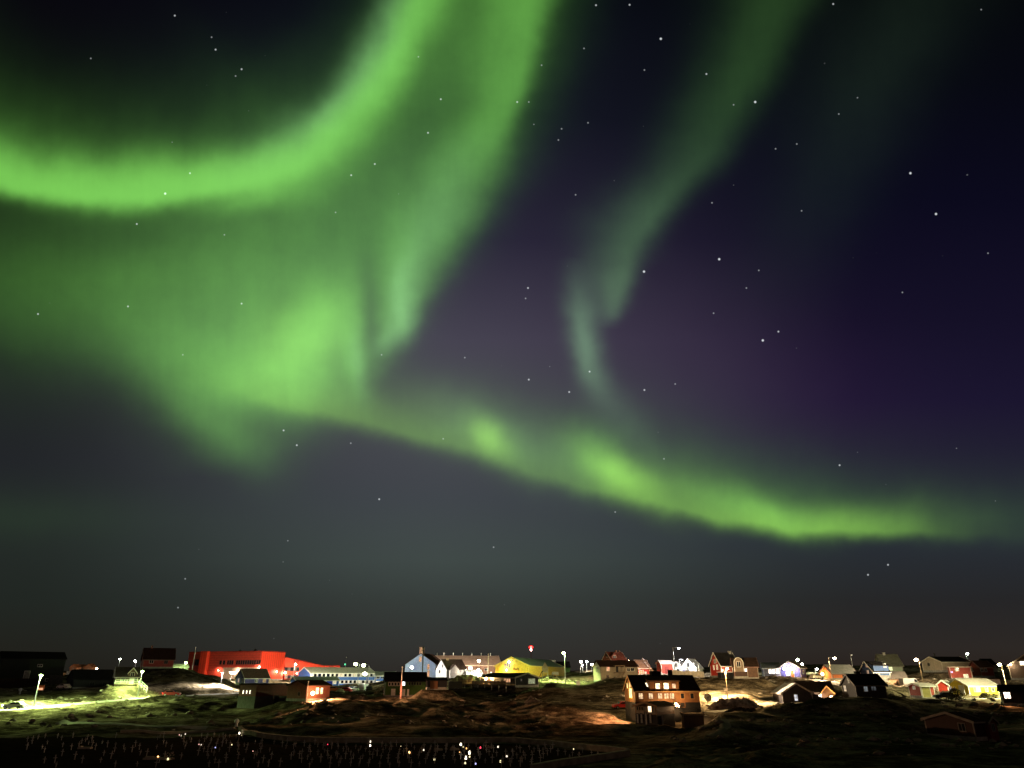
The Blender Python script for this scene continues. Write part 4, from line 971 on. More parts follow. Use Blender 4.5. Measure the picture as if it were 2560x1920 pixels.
h.window('g', 2121, 1701, .5, .8, (.5, .55, .5), .12); h.window('g', 2113, 1721, .9, .9, (1, .82, .62), .6); h.window('s', 2164, 1722, .7, .9, (.7, .8, .85), .25, bars=1); h.window('s', 2184, 1721, .9, .7, (.4, .45, .5), .1, frame=DARKMETAL); h.chimney(2160, 1680, .9, BLACKROOF)  # weak emission paints glints on the unlit panes; only the warm one is lit
h = House('blue_house', 'slate blue house with a pointed white trimmed gable and flat dormer', 2150, 2183, 2224, 1693, 1679, 1655, 216, W=5.4, wall=NAVY, roof=BLACKROOF)
h.window('g', 2167, 1664, .6, .8, (1, .62, .42), .6, frame=WHITE); h.window('g', 2170, 1680, .7, .8, (1, .62, .42), .5)
h.shed_dormer(.3, h.L - .2, h.e - .8, h.e + 1.55, NAVY, BLACKROOF); h.window('s', 2211, 1664, .7, .9, (.8, .85, .9), .2, out=.05); h.window('s', 2195, 1683, .9, .6, (.8, .85, .95), .4)
h = House('sage_house', 'grey green house behind the slate blue house, one greenish lit window', 2187, 2207, 2256, 1688, 1664, 1637, 240, W=6, wall=SAGE, roof=paint('sage_roof', (.10, .10, .075), .9, .3), trim=paint('dim_trim', (.12, .10, .085)))
h.window('s', 2226, 1671, 1.0, 1.2, (.9, 1, .45), 1.4); h.chimney(2219, 1632, .7, CONC); h.window('g', 2197, 1652, .6, .7)
h = House('salmon_house', 'long salmon pink house under a ribbed grey roof', None, 2195, 2267, 1716, 1697, 1680, 218, W=9, wall=PINKW, roof=paint('dull_ribbed_roof', (.17, .15, .13), .6, .2, .6, 'x'), trim=None)
for x in (2243, 2258): h.window('s', x, 1706, .4, 1.0, bars=1, frame=PINKW)
h.window('s', 2215, 1706, .5, .9, frame=PINKW, bars=0)
h = House('beige_house', 'beige gabled house with a long black roof on the upper right slope', 2304, 2353, 2426, 1680, 1655, 1643, 228, W=8, wall=CREAM, roof=BLACKROOF, trim=paint('beige_trim', (.5, .44, .34)))
h.window('g', 2322, 1661, .8, .9, frame=CREAM); h.chimney(2361, 1634, .3, DARKMETAL)
h = House('red_shed', 'low red garage with an olive door and pale roof left of the bright red gable', 2271, 2300, 2334, 1745, 1716, 1709, 182, W=4.8, wall=wall_paint('garage_red_boards', (.36, .05, .03)), roof=PKROOF, cat='garage')
h.door('s', 2316, 1730, 1.9, 2.3, OLIVE, name='garage_door'); h.window('g', 2285, 1719, .9, .6, (1, .8, .6), .4)
h = House('red_shed', 'small bright red gabled shed squeezed beside the yellow house', 2343, 2369, None, 1734, 1712, 1702, 196, W=2.7, L=5, wall=RED, roof=PKROOF, yaw=78, cat='shed')
h.door('g', 2356, 1722, .9, 1.6, RED, RED)
yh = House('yellow_house', 'brightly lit lemon yellow house with a pale ribbed roof and white windows', 2368, 2420, 2494, 1745, 1715.5, 1698, 190, W=7.2, wall=YELL, roof=paint('rosy_ribbed_roof', (.33, .285, .26), .6, .15, .6, 'x'))
yh.window('s', 2437, 1723, .5, 1.1); yh.window('s', 2446, 1723, .9, 1.15, PAPER, 2.2); yh.window('s', 2466, 1723, .6, 1.0); yh.window('s', 2482, 1723, .6, 1.05)
yh.door('g', 2405, 1725, 1.7, 2.1, WHITEW); yh.window('g', 2377, 1723, .9, 1.2, (1, .95, .8), .5); yh.window('g', 2387, 1722, .5, .8)
lx0 = yh.hit('g', 2398, 1733)[0]; z0 = yh.hit('g', 2390, 1738)[1]
m = MB(yh.fn).box(-1.9, -1.8, lx0, yh.W + 1.5, max(z0, .2), max(z0, .2) + 1.0).box(-1.9, -.03, lx0, yh.W + 1.5, max(z0, .2) - .15, max(z0, .2)); m.build('terrace_parapet', WHITEW, yh.root)
h = House('red_house', 'red house with a flat white edged roof on the terrace above the yellow house', 2368, 2373, 2426, 1699, 1669, None, 218, W=6, wall=wall_paint('brick_red_boards', (.36, .06, .045)), roof=BLACKROOF, trim=MATS['pinkish_trim'], flat=True)
h.window('s', 2392, 1673, .8, .9); h.window('s', 2379, 1680, .5, .4, (.5, .4, 1), 2.0, bars=0, frame=RED); h.window('s', 2415, 1690, 1.0, .8, PAPER, .5)
h = House('red_brown_house', 'rust red gabled house with white windows right of the flat roofed red house', 2422, 2449, 2482, 1694, 1668, 1653, 222, W=5.5, wall=wall_paint('rust_red_boards', (.25, .055, .03)), roof=paint('umber_roof', (.08, .05, .035), .9, .3), trim=paint('dull_pink_trim', (.22, .13, .11)))
h.window('g', 2431, 1674, .5, .9); h.window('s', 2453, 1675, .6, .9); h.window('s', 2464, 1675, .6, .9)
h = House('dark_house', 'dim gabled house half hidden behind the rust red house', 2444, 2466, 2490, 1690, 1662, 1648, 262, W=6, wall=SAGE, roof=BLACKROOF, trim=paint('dim_trim', (.12, .10, .085)))
h.window('g', 2456, 1662, .7, .8)
h = House('brown_house', 'brown gabled house cut by the right edge with one warm window', 2520, 2632, None, 1700, 1664, 1634, 200, W=10, L=8, wall=wall_paint('cocoa_boards', (.12, .075, .05)), roof=BLACKROOF, trim=MATS['beige_trim'], yaw=80)
h.window('g', 2556, 1658, 1.0, .9, PAPER, 3.5); h.lamp('g', 2527, 1661, (1, .85, .55), 160, r=.22, e=30)
h = House('dark_hut', 'dark hut at the right edge with one big glowing window', None, 2503, 2590, 1764, 1729, 1714, 166, W=6, wall=BLACKW, roof=BLACKROOF, trim=None, cat='hut')
h.window('s', 2518, 1738, 1.1, 1.2, (1, .84, .62), 5, frame=paint('orange_frame', (.5, .2, .06)))
lamp_light(h.root, h.fn(h.hit('s', 2518, 1738)[0], -1.2, 1.6), (1, .45, .2), 2600, .3, 'added_spill', spot=140, aim=h.fn(-.5, -1, -.35))
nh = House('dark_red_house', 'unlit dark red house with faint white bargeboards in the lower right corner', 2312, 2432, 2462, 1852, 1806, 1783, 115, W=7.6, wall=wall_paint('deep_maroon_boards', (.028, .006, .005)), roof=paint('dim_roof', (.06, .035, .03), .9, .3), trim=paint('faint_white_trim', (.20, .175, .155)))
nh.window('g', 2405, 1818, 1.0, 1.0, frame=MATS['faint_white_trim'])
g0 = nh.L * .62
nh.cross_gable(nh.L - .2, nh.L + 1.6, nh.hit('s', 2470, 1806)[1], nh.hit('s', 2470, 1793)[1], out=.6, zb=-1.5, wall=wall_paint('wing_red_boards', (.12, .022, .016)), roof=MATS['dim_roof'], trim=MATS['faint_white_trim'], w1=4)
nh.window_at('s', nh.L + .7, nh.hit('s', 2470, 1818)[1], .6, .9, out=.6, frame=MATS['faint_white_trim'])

# ------------------------------------------------------------------ terrain mesh
def ground_material():
    m, nt, b = newmat('tundra_ground')
    T = nt.nodes.new('ShaderNodeTexCoord')
    def tn(scale, det, vec=None):
        n = nt.nodes.new('ShaderNodeTexNoise'); n.inputs['Scale'].default_value = scale; n.inputs['Detail'].default_value = det
        n.inputs['Roughness'].default_value = .6
        nt.links.new(vec or T.outputs['Object'], n.inputs['Vector']); return n.outputs['Fac']
    mp = nt.nodes.new('ShaderNodeMapping'); mp.inputs['Scale'].default_value = (1, 1.4, 2.5); nt.links.new(T.outputs['Object'], mp.inputs['Vector'])
    big, mid_, fine = tn(.11, 5, mp.outputs[0]), tn(.5, 7, mp.outputs[0]), tn(3.0, 4)
    ad = nt.nodes.new('ShaderNodeMath'); ad.operation = 'MULTIPLY_ADD'; ad.inputs[1].default_value = .45
    nt.links.new(big, ad.inputs[0]); 
    m2 = nt.nodes.new('ShaderNodeMath'); m2.operation = 'MULTIPLY_ADD'; m2.inputs[1].default_value = .35
    nt.links.new(mid_, m2.inputs[0])
    m3 = nt.nodes.new('ShaderNodeMath'); m3.operation = 'MULTIPLY'; m3.inputs[1].default_value = .2
    nt.links.new(fine, m3.inputs[0]); nt.links.new(m3.outputs[0], m2.inputs[2]); nt.links.new(m2.outputs[0], ad.inputs[2])
    r = nt.nodes.new('ShaderNodeValToRGB'); el = r.color_ramp.elements
    el[0].position, el[0].color = .38, (.013, .0095, .007, 1)
    el[1].position, el[1].color = .64, (.34, .28, .205, 1)
    e = el.new(.47); e.color = (.055, .043, .027, 1)
    e = el.new(.55); e.color = (.18, .145, .095, 1)
    nt.links.new(ad.outputs[0], r.inputs[0]); nt.links.new(r.outputs[0], b.inputs['Base Color'])
    bp = nt.nodes.new('ShaderNodeBump'); bp.inputs['Strength'].default_value = .9; bp.inputs['Distance'].default_value = .25
    nt.links.new(m2.outputs[0], bp.inputs['Height']); nt.links.new(bp.outputs[0], b.inputs['Normal'])
    b.inputs['Roughness'].default_value = .95
    b.inputs['Specular IOR Level'].default_value = 0.0
    return m
GROUND = ground_material()
def sheet(name, us, ys):
    U, Yg = np.meshgrid(us, ys); Xg = U * np.maximum(Yg, 14)
    Z = ground_z(Xg.ravel(), Yg.ravel())
    V = np.stack([Xg.ravel(), Yg.ravel(), Z], 1)
    nu, ny = len(us), len(ys)
    i = (np.arange(ny - 1)[:, None] * nu + np.arange(nu - 1)[None, :]).ravel()
    F = np.stack([i, i + 1, i + nu + 1, i + nu], 1)
    me = bpy.data.meshes.new(name)
    me.vertices.add(len(V)); me.vertices.foreach_set('co', V.ravel())
    me.loops.add(F.size); me.loops.foreach_set('vertex_index', F.ravel().astype(np.int32))
    me.polygons.add(len(F)); me.polygons.foreach_set('loop_start', (np.arange(len(F)) * 4).astype(np.int32)); me.polygons.foreach_set('loop_total', np.full(len(F), 4, np.int32))
    me.polygons.foreach_set('use_smooth', np.ones(len(F), bool))
    me.update(calc_edges=True); me.validate(); me.materials.append(GROUND)
    o = bpy.data.objects.new(name, me); COL.objects.link(o); return tag(o, kind='structure')
us = np.concatenate([np.linspace(-2.5, -.95, 20)[:-1], np.linspace(-.95, .95, 680), np.linspace(.95, 2.5, 20)[1:]])
ys = np.concatenate([np.linspace(-60, 70, 50)[:-1], np.linspace(70, 130, 90)[:-1], np.linspace(130, 245, 260)[:-1], np.linspace(245, 420, 110)[:-1], np.geomspace(420, 1250, 40)])
terrain = sheet('terrain', us, ys)

# roads: gravel sheets with crumbled edges lying on the graded ground
def gravel(name, col, dark):
    m, nt, b = newmat(name)
    T = nt.nodes.new('ShaderNodeTexCoord')
    n1 = nt.nodes.new('ShaderNodeTexNoise'); n1.inputs['Scale'].default_value = .8; n1.inputs['Detail'].default_value = 8; n1.inputs['Roughness'].default_value = .7
    nt.links.new(T.outputs['Object'], n1.inputs['Vector'])
    r = nt.nodes.new('ShaderNodeValToRGB'); r.color_ramp.elements[0].position = .3; r.color_ramp.elements[1].position = .7
    r.color_ramp.elements[0].color = (*dark, 1); r.color_ramp.elements[1].color = (*col, 1)
    nt.links.new(n1.outputs['Fac'], r.inputs[0]); nt.links.new(r.outputs[0], b.inputs['Base Color']); b.inputs['Roughness'].default_value = .95; b.inputs['Specular IOR Level'].default_value = 0.0
    return m
GRAVEL = gravel('gravel_surface', (.30, .27, .22), (.16, .14, .11)); ASPH = gravel('worn_asphalt', (.34, .33, .31), (.22, .215, .205))
def strip(name, pts, hw, mat, lift=.10, n=90):
    P = np.array([tuple(p) for p in pts]); s = np.concatenate([[0], np.cumsum(np.hypot(*np.diff(P[:, :2], axis=0).T))])
    t = np.linspace(0, s[-1], n); C = np.stack([np.interp(t, s, P[:, k]) for k in range(3)], 1)
    for k in range(3):
        for _ in range(4): C[1:-1, k] = (C[:-2, k] + 2 * C[1:-1, k] + C[2:, k]) / 4
    T = np.gradient(C[:, :2], axis=0); T /= np.linalg.norm(T, axis=1)[:, None]; Nn = np.stack([-T[:, 1], T[:, 0]], 1)
    rs = np.random.default_rng(len(name)); cols = [-1, -.6, -.2, .2, .6, 1]; v = []
    for i in range(n):
        for c in cols:
            off = c * hw * (1 + (rs.random() - .5) * .3 * (abs(c) == 1)); q = C[i, :2] + Nn[i] * off
            v.append((q[0], q[1], float(ground_z(q[0], q[1])) + (lift if abs(c) < 1 else -.03)))
    k = len(cols)
    f = [(i * k + j, i * k + j + 1, (i + 1) * k + j + 1, (i + 1) * k + j) for i in range(n - 1) for j in range(k - 1)]
    o = MB().add(v, f).build(name, mat, smooth=True); return tag(o, kind='structure')
for k, (pts, hw) in ROAD_PTS.items(): strip(k, [at(*p) for p in pts], hw, ASPH if k == 'main_road' else GRAVEL)
foot = [on_ground(x, y) for x, y in ((150, 1805), (205, 1808), (260, 1810), (330, 1812), (430, 1815), (520, 1817))]
strip('footpath', foot, 1.1, gravel('pale_gravel', (.5, .47, .4), (.32, .29, .25)))
foot = [on_ground(x, y) for x, y in ((1752, 1790), (1790, 1800), (1815, 1815), (1800, 1830), (1770, 1842))]
strip('path', foot, .9, GRAVEL)

# loose stones and broken rock over the slopes: too many to count
rs = np.random.default_rng(21); mb = MB(); n_ok = 0
while n_ok < 1500:
    Y_ = rs.uniform(92, 232); u_ = rs.uniform(-.68, .72); X_ = u_ * Y_
    if Y_ < 140 and u_ < .2: continue
    if vnoise(np.array(X_ / 14 + 50), np.array(Y_ / 11)) < .46: continue
    if any(-1 < (X_ - p[0]) * p[2][0] + (Y_ - p[1]) * p[2][1] < p[4] + 1 and -1 < (X_ - p[0]) * p[3][0] + (Y_ - p[1]) * p[3][1] < p[5] + 1 for p in PADS): continue
    z_ = float(ground_z(X_, Y_)); s_ = .14 + .6 * rs.random() ** 3.4; ang = rs.random() * 6.28; ca, sa = math.cos(ang), math.sin(ang)
    vs = []
    for a_, b_, c_ in ((1,0,0),(-1,0,0),(0,1,0),(0,-1,0),(0,0,1),(.6,.6,.6),(-.6,.6,.55),(.6,-.6,.55),(-.6,-.6,.6)):
        k_ = s_ * (.75 + .5 * rs.random()); x_, y_, w_ = a_ * k_ * 1.35, b_ * k_, c_ * k_ * .75
        vs.append((X_ + x_ * ca - y_ * sa, Y_ + x_ * sa + y_ * ca, z_ + w_))
    mb.add(vs, [(0,5,7),(0,2,5),(2,6,5),(2,1,6),(1,8,6),(1,3,8),(3,7,8),(3,0,7),(4,5,6),(4,6,8),(4,8,7),(4,7,5)]); n_ok += 1
tag(mb.build('loose_stones', paint('lichen_rock', (.24, .205, .165), .95, .6, scale=.9)), kind='stuff')

# ------------------------------------------------------------------ street lamps
LK = 6.0
def street_lamp(label, base, head, Y, col, power, e=60, r=.26, wood=False, lit=True, spot=158, back=0.0, aim=(0, .5, -1), back_light=0):
    b = stand(base[0], base[1], Y); hp = at(head[0], head[1], Y); hz = hp.z - b.z; dx = hp.x - b.x
    t = thing('street_lamp', label, 'street lamp', b, 0, 'street lamps of the town')
    m = MB().tube((0, 0, -.4), (0, 0, hz + .15), .11, .07, n=8).tube((0, 0, 0), (0, 0, .9), .15, .13, n=8)
    m.build('pole', TIMBER if wood else STEEL, t)
    if abs(dx) > .25: MB().tube((0, 0, hz + .12), (dx, 0, hz + .22), .045).build('arm', STEEL, t)
    hd = MB().prism([(-.22, .0), (.22, .0), (.15, .16), (-.15, .16)], dx - .35, dx + .35, 0).build('lamp_head', DARKMETAL, t)
    for v in hd.data.vertices: v.co.z += hz + .06
    if lit:
        MB().ball((dx, 0, hz - .06), r, r * .75, n=12).build('bulb', glow('street_lamp_glow', col, e), t, smooth=True)
        lamp_light(t, (dx, back, hz - .35), col, power * LK, .2, spot=spot, aim=aim)
        if back_light: lamp_light(t, (dx, back + .1, hz - .3), col, back_light * LK, .2, spot=125, aim=(0, 1, -.12))
    t['h'] = hz
    return t
GW, YG, WW, OW = (.86, 1, .72), (.66, 1, .32), (1, .86, .62), (1, .62, .27)
street_lamp('tall lamp with a yellow green glow beside the left road', (83, 1769), (103, 1688), 173, YG, 32000, r=.34, spot=167, aim=(.12, .05, -1))
street_lamp('yellow green lamp at the corner of the brown house with the porch stair', (350, 1707), (356, 1678), 197, YG, 8500, r=.32, spot=140, aim=(-.25, -.1, -1))
street_lamp('green white lamp at the left end of the red school', (461, 1671), (465, 1656), 250, YG, 2000, r=.36)
street_lamp('white lamp standing above the far off dark roofs at left', (296, 1668), (300, 1647), 330, GW, 1500, r=.36)
street_lamp('pinkish white lamp just left of the dark red house on the knoll', (337, 1672), (338, 1652), 300, (1, .85, .75), 1200, r=.42)
street_lamp('far orange white lamp in front of the tiny orange roofed houses', (188, 1690), (190, 1678), 352, (1, .6, .35), 12000, r=.5, spot=None)
street_lamp('small far lamp right of the tiny orange roofed houses', (240, 1679), (242, 1671), 375, (1, .72, .45), 2500, r=.42)
street_lamp('slim lamp over the white lit bend of the left road', (549, 1731), (556, 1682), 222, (1, .93, .8), 9000, r=.24, spot=158, aim=(-.1, -.3, -1))
street_lamp('dazzling star shaped lamp below the red school', (585, 1703), (585, 1682), 262, (1, .78, .58), 11000, r=.6, aim=(0, 1, .1), spot=168)
street_lamp('smaller lamp touching the dazzling one below the red school', (576, 1703), (577, 1681), 264, (1, .86, .7), 1500, r=.4)
street_lamp('lamp in front of the red wing of the school', (732, 1706), (739, 1660), 272, (1, .82, .6), 9000, r=.36, aim=(-.3, 1, -.2), spot=170)
street_lamp('left one of the two tall green white lamps over the blue school', (893, 1724), (889, 1660), 272, (.90, 1, .5), 32000, r=.6, spot=170, aim=(.1, .8, -.7))
street_lamp('right one of the two tall green white lamps over the blue school', (918, 1732), (909, 1663), 268, (.90, 1, .5), 20000, r=.65, spot=None)
street_lamp('low bright lamp under the twin lamps of the blue school', (914, 1735), (912, 1684), 238, (1, 1, .6), 9000, r=.6, spot=None)
street_lamp('lamp with a green cap in front of the pale blue gable', (1027, 1700), (1030, 1668), 262, (1, .96, .9), 9500, r=.5, aim=(.1, 1, -.35), spot=165)
street_lamp('green capped lamp in front of the long hall roof', (1197, 1706), (1197, 1652), 298, (1, .84, .62), 36000, r=.55, aim=(0, 1, -.2), spot=172)
street_lamp('lower lamp beneath the green capped one above the white kiosk', (1199, 1704), (1196, 1675), 239, (1, .97, .82), 4200, r=.4, spot=150, aim=(-1, .55, -.35))
street_lamp('tall green lamp on the playground beside the ochre hall', (1413, 1697), (1409, 1632), 216, YG, 17000, r=.42, spot=172, aim=(-.35, .3, -1))
street_lamp('tall slim white lamp above the boxy red shed', (1688, 1690), (1697, 1620), 224, (.95, .97, 1), 2600, r=.3)
street_lamp('short lamp standing between the white gabled pair', (1702, 1690), (1706, 1650), 226, (1, .9, .8), 700, r=.12, e=8)
P5_ = street_lamp('tall pale wooden lamp on the hillside behind the rubble heap', (1820, 1748), (1818, 1671), 173, (1, .70, .34), 19000, r=.3, wood=True, spot=150, aim=(-.35, -.12, -1), back_light=12000)
lamp_light(P5_, (0, -.2, P5_['h'] - .3), (1, .8, .5), 34000, .2, spot=46, aim=(.76, -.59, -.28))  # extra narrow beam, added to brighten the white roof slope of the dark house
street_lamp('upper green white lamp over the lilac house', (1994, 1680), (1994, 1649), 246, (.8, 1, .6), 2500, r=.42)
street_lamp('lower green white lamp at the right end of the lilac house', (2006, 1684), (2005, 1660), 240, (.85, 1, .6), 2500, r=.42)
street_lamp('leaning wooden lamp with a white glow above the orange gable', (2080, 1700), (2086, 1645), 206, (1, .76, .48), 7500, r=.38, wood=True, aim=(-.5, -.3, -1))
street_lamp('unlit looking dim lamp right of the orange gabled house', (2136, 1695), (2129, 1637), 235, WW, 60, r=.14, e=1.2)
street_lamp('wooden lamp with a spread white glow in front of the beige house', (2308, 1706), (2290, 1649), 207, (1, .76, .48), 8000, r=.46, wood=True)
street_lamp('small green white lamp above the beige house roof', (2420, 1660), (2418, 1634), 275, (.85, 1, .72), 1500, r=.42)
street_lamp('leaning yellow green lamp on a wooden pole at the far right', (2517, 1717), (2498, 1661), 178, (1, .98, .5), 16000, r=.4, wood=True, aim=(-.7, .6, -.7), spot=160)
for i, (x, y, c, w) in enumerate(((1452, 1654, (1, .9, .8), 'leftmost and largest of the far white lamps beyond the cream house'), (1467, 1653, (.95, 1, .9), 'upper right one of the far lamps beyond the cream house'),
                         (1480, 1661, (1, .8, .55), 'warm low one of the far lamps touching the cream gable'), (1457, 1662, (1, .75, .6), 'dim low one of the far lamps beyond the cream house'),
                         (2042, 1672, (1, .96, .9), 'oval white lamp left of the orange gable'), (1572, 1651, (1, .62, .3), 'amber lamp beside the dark red brown gabled house roof'),
                         (1500, 1661, (1, .7, .4), 'tiny lamp above the cream house roof'))):
    street_lamp(w, (x, y + 22), (x, y), 300 if i < 4 else (240 if i == 4 else 232), c, 1200 if i != 5 else 900, r=(.5, .34, .5, .28, .36, .3, .2)[i])
# mast with the red aircraft warning light, antenna, power pole, flagpoles
b = stand(1328, 1668, 430); t = thing('radio_mast', 'slim mast carrying a red warning light behind the ochre hall', 'mast', b)
hz = at(1328, 1618, 430).z - b.z
m = MB()
for a in range(3): m.tube((.6 * math.cos(a * 2.1), .6 * math.sin(a * 2.1), -1), (.25 * math.cos(a * 2.1), .25 * math.sin(a * 2.1), hz - .5), .06)
for k in range(int(hz)): m.tube((.6 - .35 * k / hz, 0, k), (-.3 + .17 * k / hz, .5 - .3 * k / hz, k + .8), .04)
m.build('lattice', paint('dark_mast', (.06, .02, .02), .7), t)
MB().ball((0, 0, hz), 1.35, .9).build('beacon', glow('red_beacon', (1, .012, .015), 2.2), t, smooth=True); MB().ball((0, 0, hz - 1.5), .5).build('beacon_lens', glow('pink_beacon', (1, .55, .5), 30), t, smooth=True)
lamp_light(t, (0, -1.5, hz), (1, .05, .04), 900, .5)
b = stand(862, 1690, 380); t = thing('antenna', 'thin antenna with a small green light above the blue school', 'antenna', b); hz = at(862, 1643, 380).z - b.z
MB().tube((0, 0, -1), (0, 0, hz), .14, .06).build('rod', STEEL, t); MB().ball((0, 0, hz), .3).build('tip', WHITE, t, smooth=True); z2 = at(862, 1661, 380).z - b.z
MB().ball((-.3, -.2, z2), .42).build('signal_light', glow('green_signal', (.12, 1, .45), 1.2), t, smooth=True)
def pole(name, label, cat, x, yb, yt, Y, r, mat, cap=None, Yb=None):
    b = stand(x, yb, Y); t = thing(name, label, cat, b); hz = at(x, yt, Y).z - b.z
    MB().tube((0, 0, -.5), (0, 0, hz), r, r * .7).build('pole', mat, t); MB().ball((0, 0, hz), r * 1.5).build('finial', cap or mat, t, smooth=True); return t, hz
t, hz = pole('utility_pole', 'dark utility pole rising in front of the pale blue gable', 'pole', 1055, 1700, 1619, 215, .22, DARKMETAL)
MB().box(-.5, .5, -.08, .08, hz - .9, hz - .75).tube((-.4, 0, hz - .75), (-.4, 0, hz - .5), .08).tube((.4, 0, hz - .75), (.4, 0, hz - .5), .08).build('crossarm', DARKMETAL, t)
t, hz = pole('flagpole', 'white flagpole with a furled flag in front of the dark green house', 'flagpole', 1002, 1741, 1668, 181, .12, WHITE)
MB().prism([(-.16, hz * .02), (.14, hz * .05), (.2, hz * .5), (-.08, hz * .62), (-.2, hz * .4)], -.14, .14, 1).build('flag', paint('faded_flag', (.6, .28, .24), .8, .5), t)
pole('flagpole', 'pale flagpole in front of the long hall roof', 'flagpole', 1220, 1697, 1636, 240, .13, MATS['cream_fascia'])
pole('post', 'tall white post at the front of the red brown house with the glaring lamp', 'post', 766, 1752, 1704, 171, .1, WHITE)
pole('post', 'white post right of the white gabled pair', 'post', 1737, 1690, 1659, 228, .16, WHITE)
pole('post', 'thin dark post between the white gabled pair and the red gable', 'post', 1749, 1692, 1658, 228, .1, paint('grey_post', (.2, .17, .14), .9))
pole('post', 'pale post beside the low black shed', 'post', 1118, 1724, 1697, 188, .16, paint('pale_post', (.5, .48, .36)))
pole('gate_post', 'white gate post at the corner of the graveyard wall', 'post', 590, 1820, 1803, 150, .3, WHITE)
pole('flagpole', 'white pole leaning up from the left end of the red school roof', 'flagpole', 478, 1690, 1618, 292, .14, WHITE)
pole('post', 'short white post at the roadside left of the tall green lamp', 'post', 48, 1736, 1724, 200, .3, CONC)

# playground
b = stand(1363, 1697, 214); t = thing('play_tower', 'tall wooden play tower with pointed roof and a steep slide', 'play tower', b)
k = 214 / dry(1670); hz = at(1363, 1655, 214).z - b.z
PT = paint('pale_play_timber', (.42, .40, .26), .8, .25)
m = MB()
for x, y in ((-.9, -.6), (.9, -.6), (-.9, .9), (.9, .9)): m.tube((x * 1.1, y, -.3), (x * .75, y, hz - 1.6), .09)
for z in np.linspace(.5, hz - 2.4, 8): m.tube((-.2, -.65, z), (.9, -.65, z), .05)
for z in (1.2, 2.6): m.tube((-1, -.6, z), (.9, .9, z + .9), .05); 
m.build('frame', PT, t)
MB().box(-.85, .85, -.7, 1, hz - 2.7, hz - 2.5).box(-.85, .85, -.72, -.66, hz - 2.5, hz - 1.7).build('platform', PT, t)
MB().add([(-.95, -.8, hz - 1.7), (.95, -.8, hz - 1.7), (.95, 1.1, hz - 1.7), (-.95, 1.1, hz - 1.7), (0, .15, hz)], [(0, 1, 4), (1, 2, 4), (2, 3, 4), (3, 0, 4), (0, 3, 2, 1)]).build('pointed_roof', PT, t)
m = MB()
pts = [(-.6, hz - 2.5), (-1.0, hz - 2.7), (-1.7, hz * .3), (-2.2, .45), (-2.7, .3)]
for (x0, z0), (x1, z1) in zip(pts[:-1], pts[1:]):
    m.prism([(x0, z0), (x1, z1), (x1, z1 - .08), (x0, z0 - .08)], -.75, -.15, 1)
    for y in (-.78, -.15): m.prism([(x0, z0 + .25), (x1, z1 + .25), (x1, z1 - .08), (x0, z0 - .08)], y, y + .05, 1)
m.build('slide', paint('dark_slide', (.07, .08, .05), .5), t)
b = stand(1388, 1702, 207); t = thing('play_house', 'small play house on legs with a pale tilted roof and a slide', 'play house', b); hz = at(1388, 1679, 207).z - b.z
m = MB()
for x, y in ((-.6, -.4), (.6, -.4), (-.6, .6), (.6, .6)): m.tube((x, y, -.3), (x * .8, y, hz - .8), .07)
m.box(-.7, .7, -.5, .7, hz - 1.5, hz - 1.4); m.build('frame', PT, t)
MB().prism([(-.9, hz - .75), (-.62, hz), (.9, hz - .05), (.98, hz - .8)], -.75, .85, 1).build('roof', paint('pale_green_roof', (.5, .56, .42)), t)
m = MB()
for (x0, z0), (x1, z1) in zip([(.6, hz - 1.4), (1.3, .6), (2.0, .2)][:-1], [(.6, hz - 1.4), (1.3, .6), (2.0, .2)][1:]): m.prism([(x0, z0), (x1, z1), (x1, z1 - .08), (x0, z0 - .08)], -.3, .35, 1)
m.build('slide', PT, t)
b = stand(1445, 1706, 205); t = thing('utility_box', 'small pale utility cabinet on the green lit slope', 'cabinet', b)
MB().box(-.5, .5, -.3, .3, -.2, 1.0).build('cabinet', WHITE, t, bevel=.03); MB().box(-.56, .56, -.36, .36, 1.0, 1.1).build('lid', PT, t)

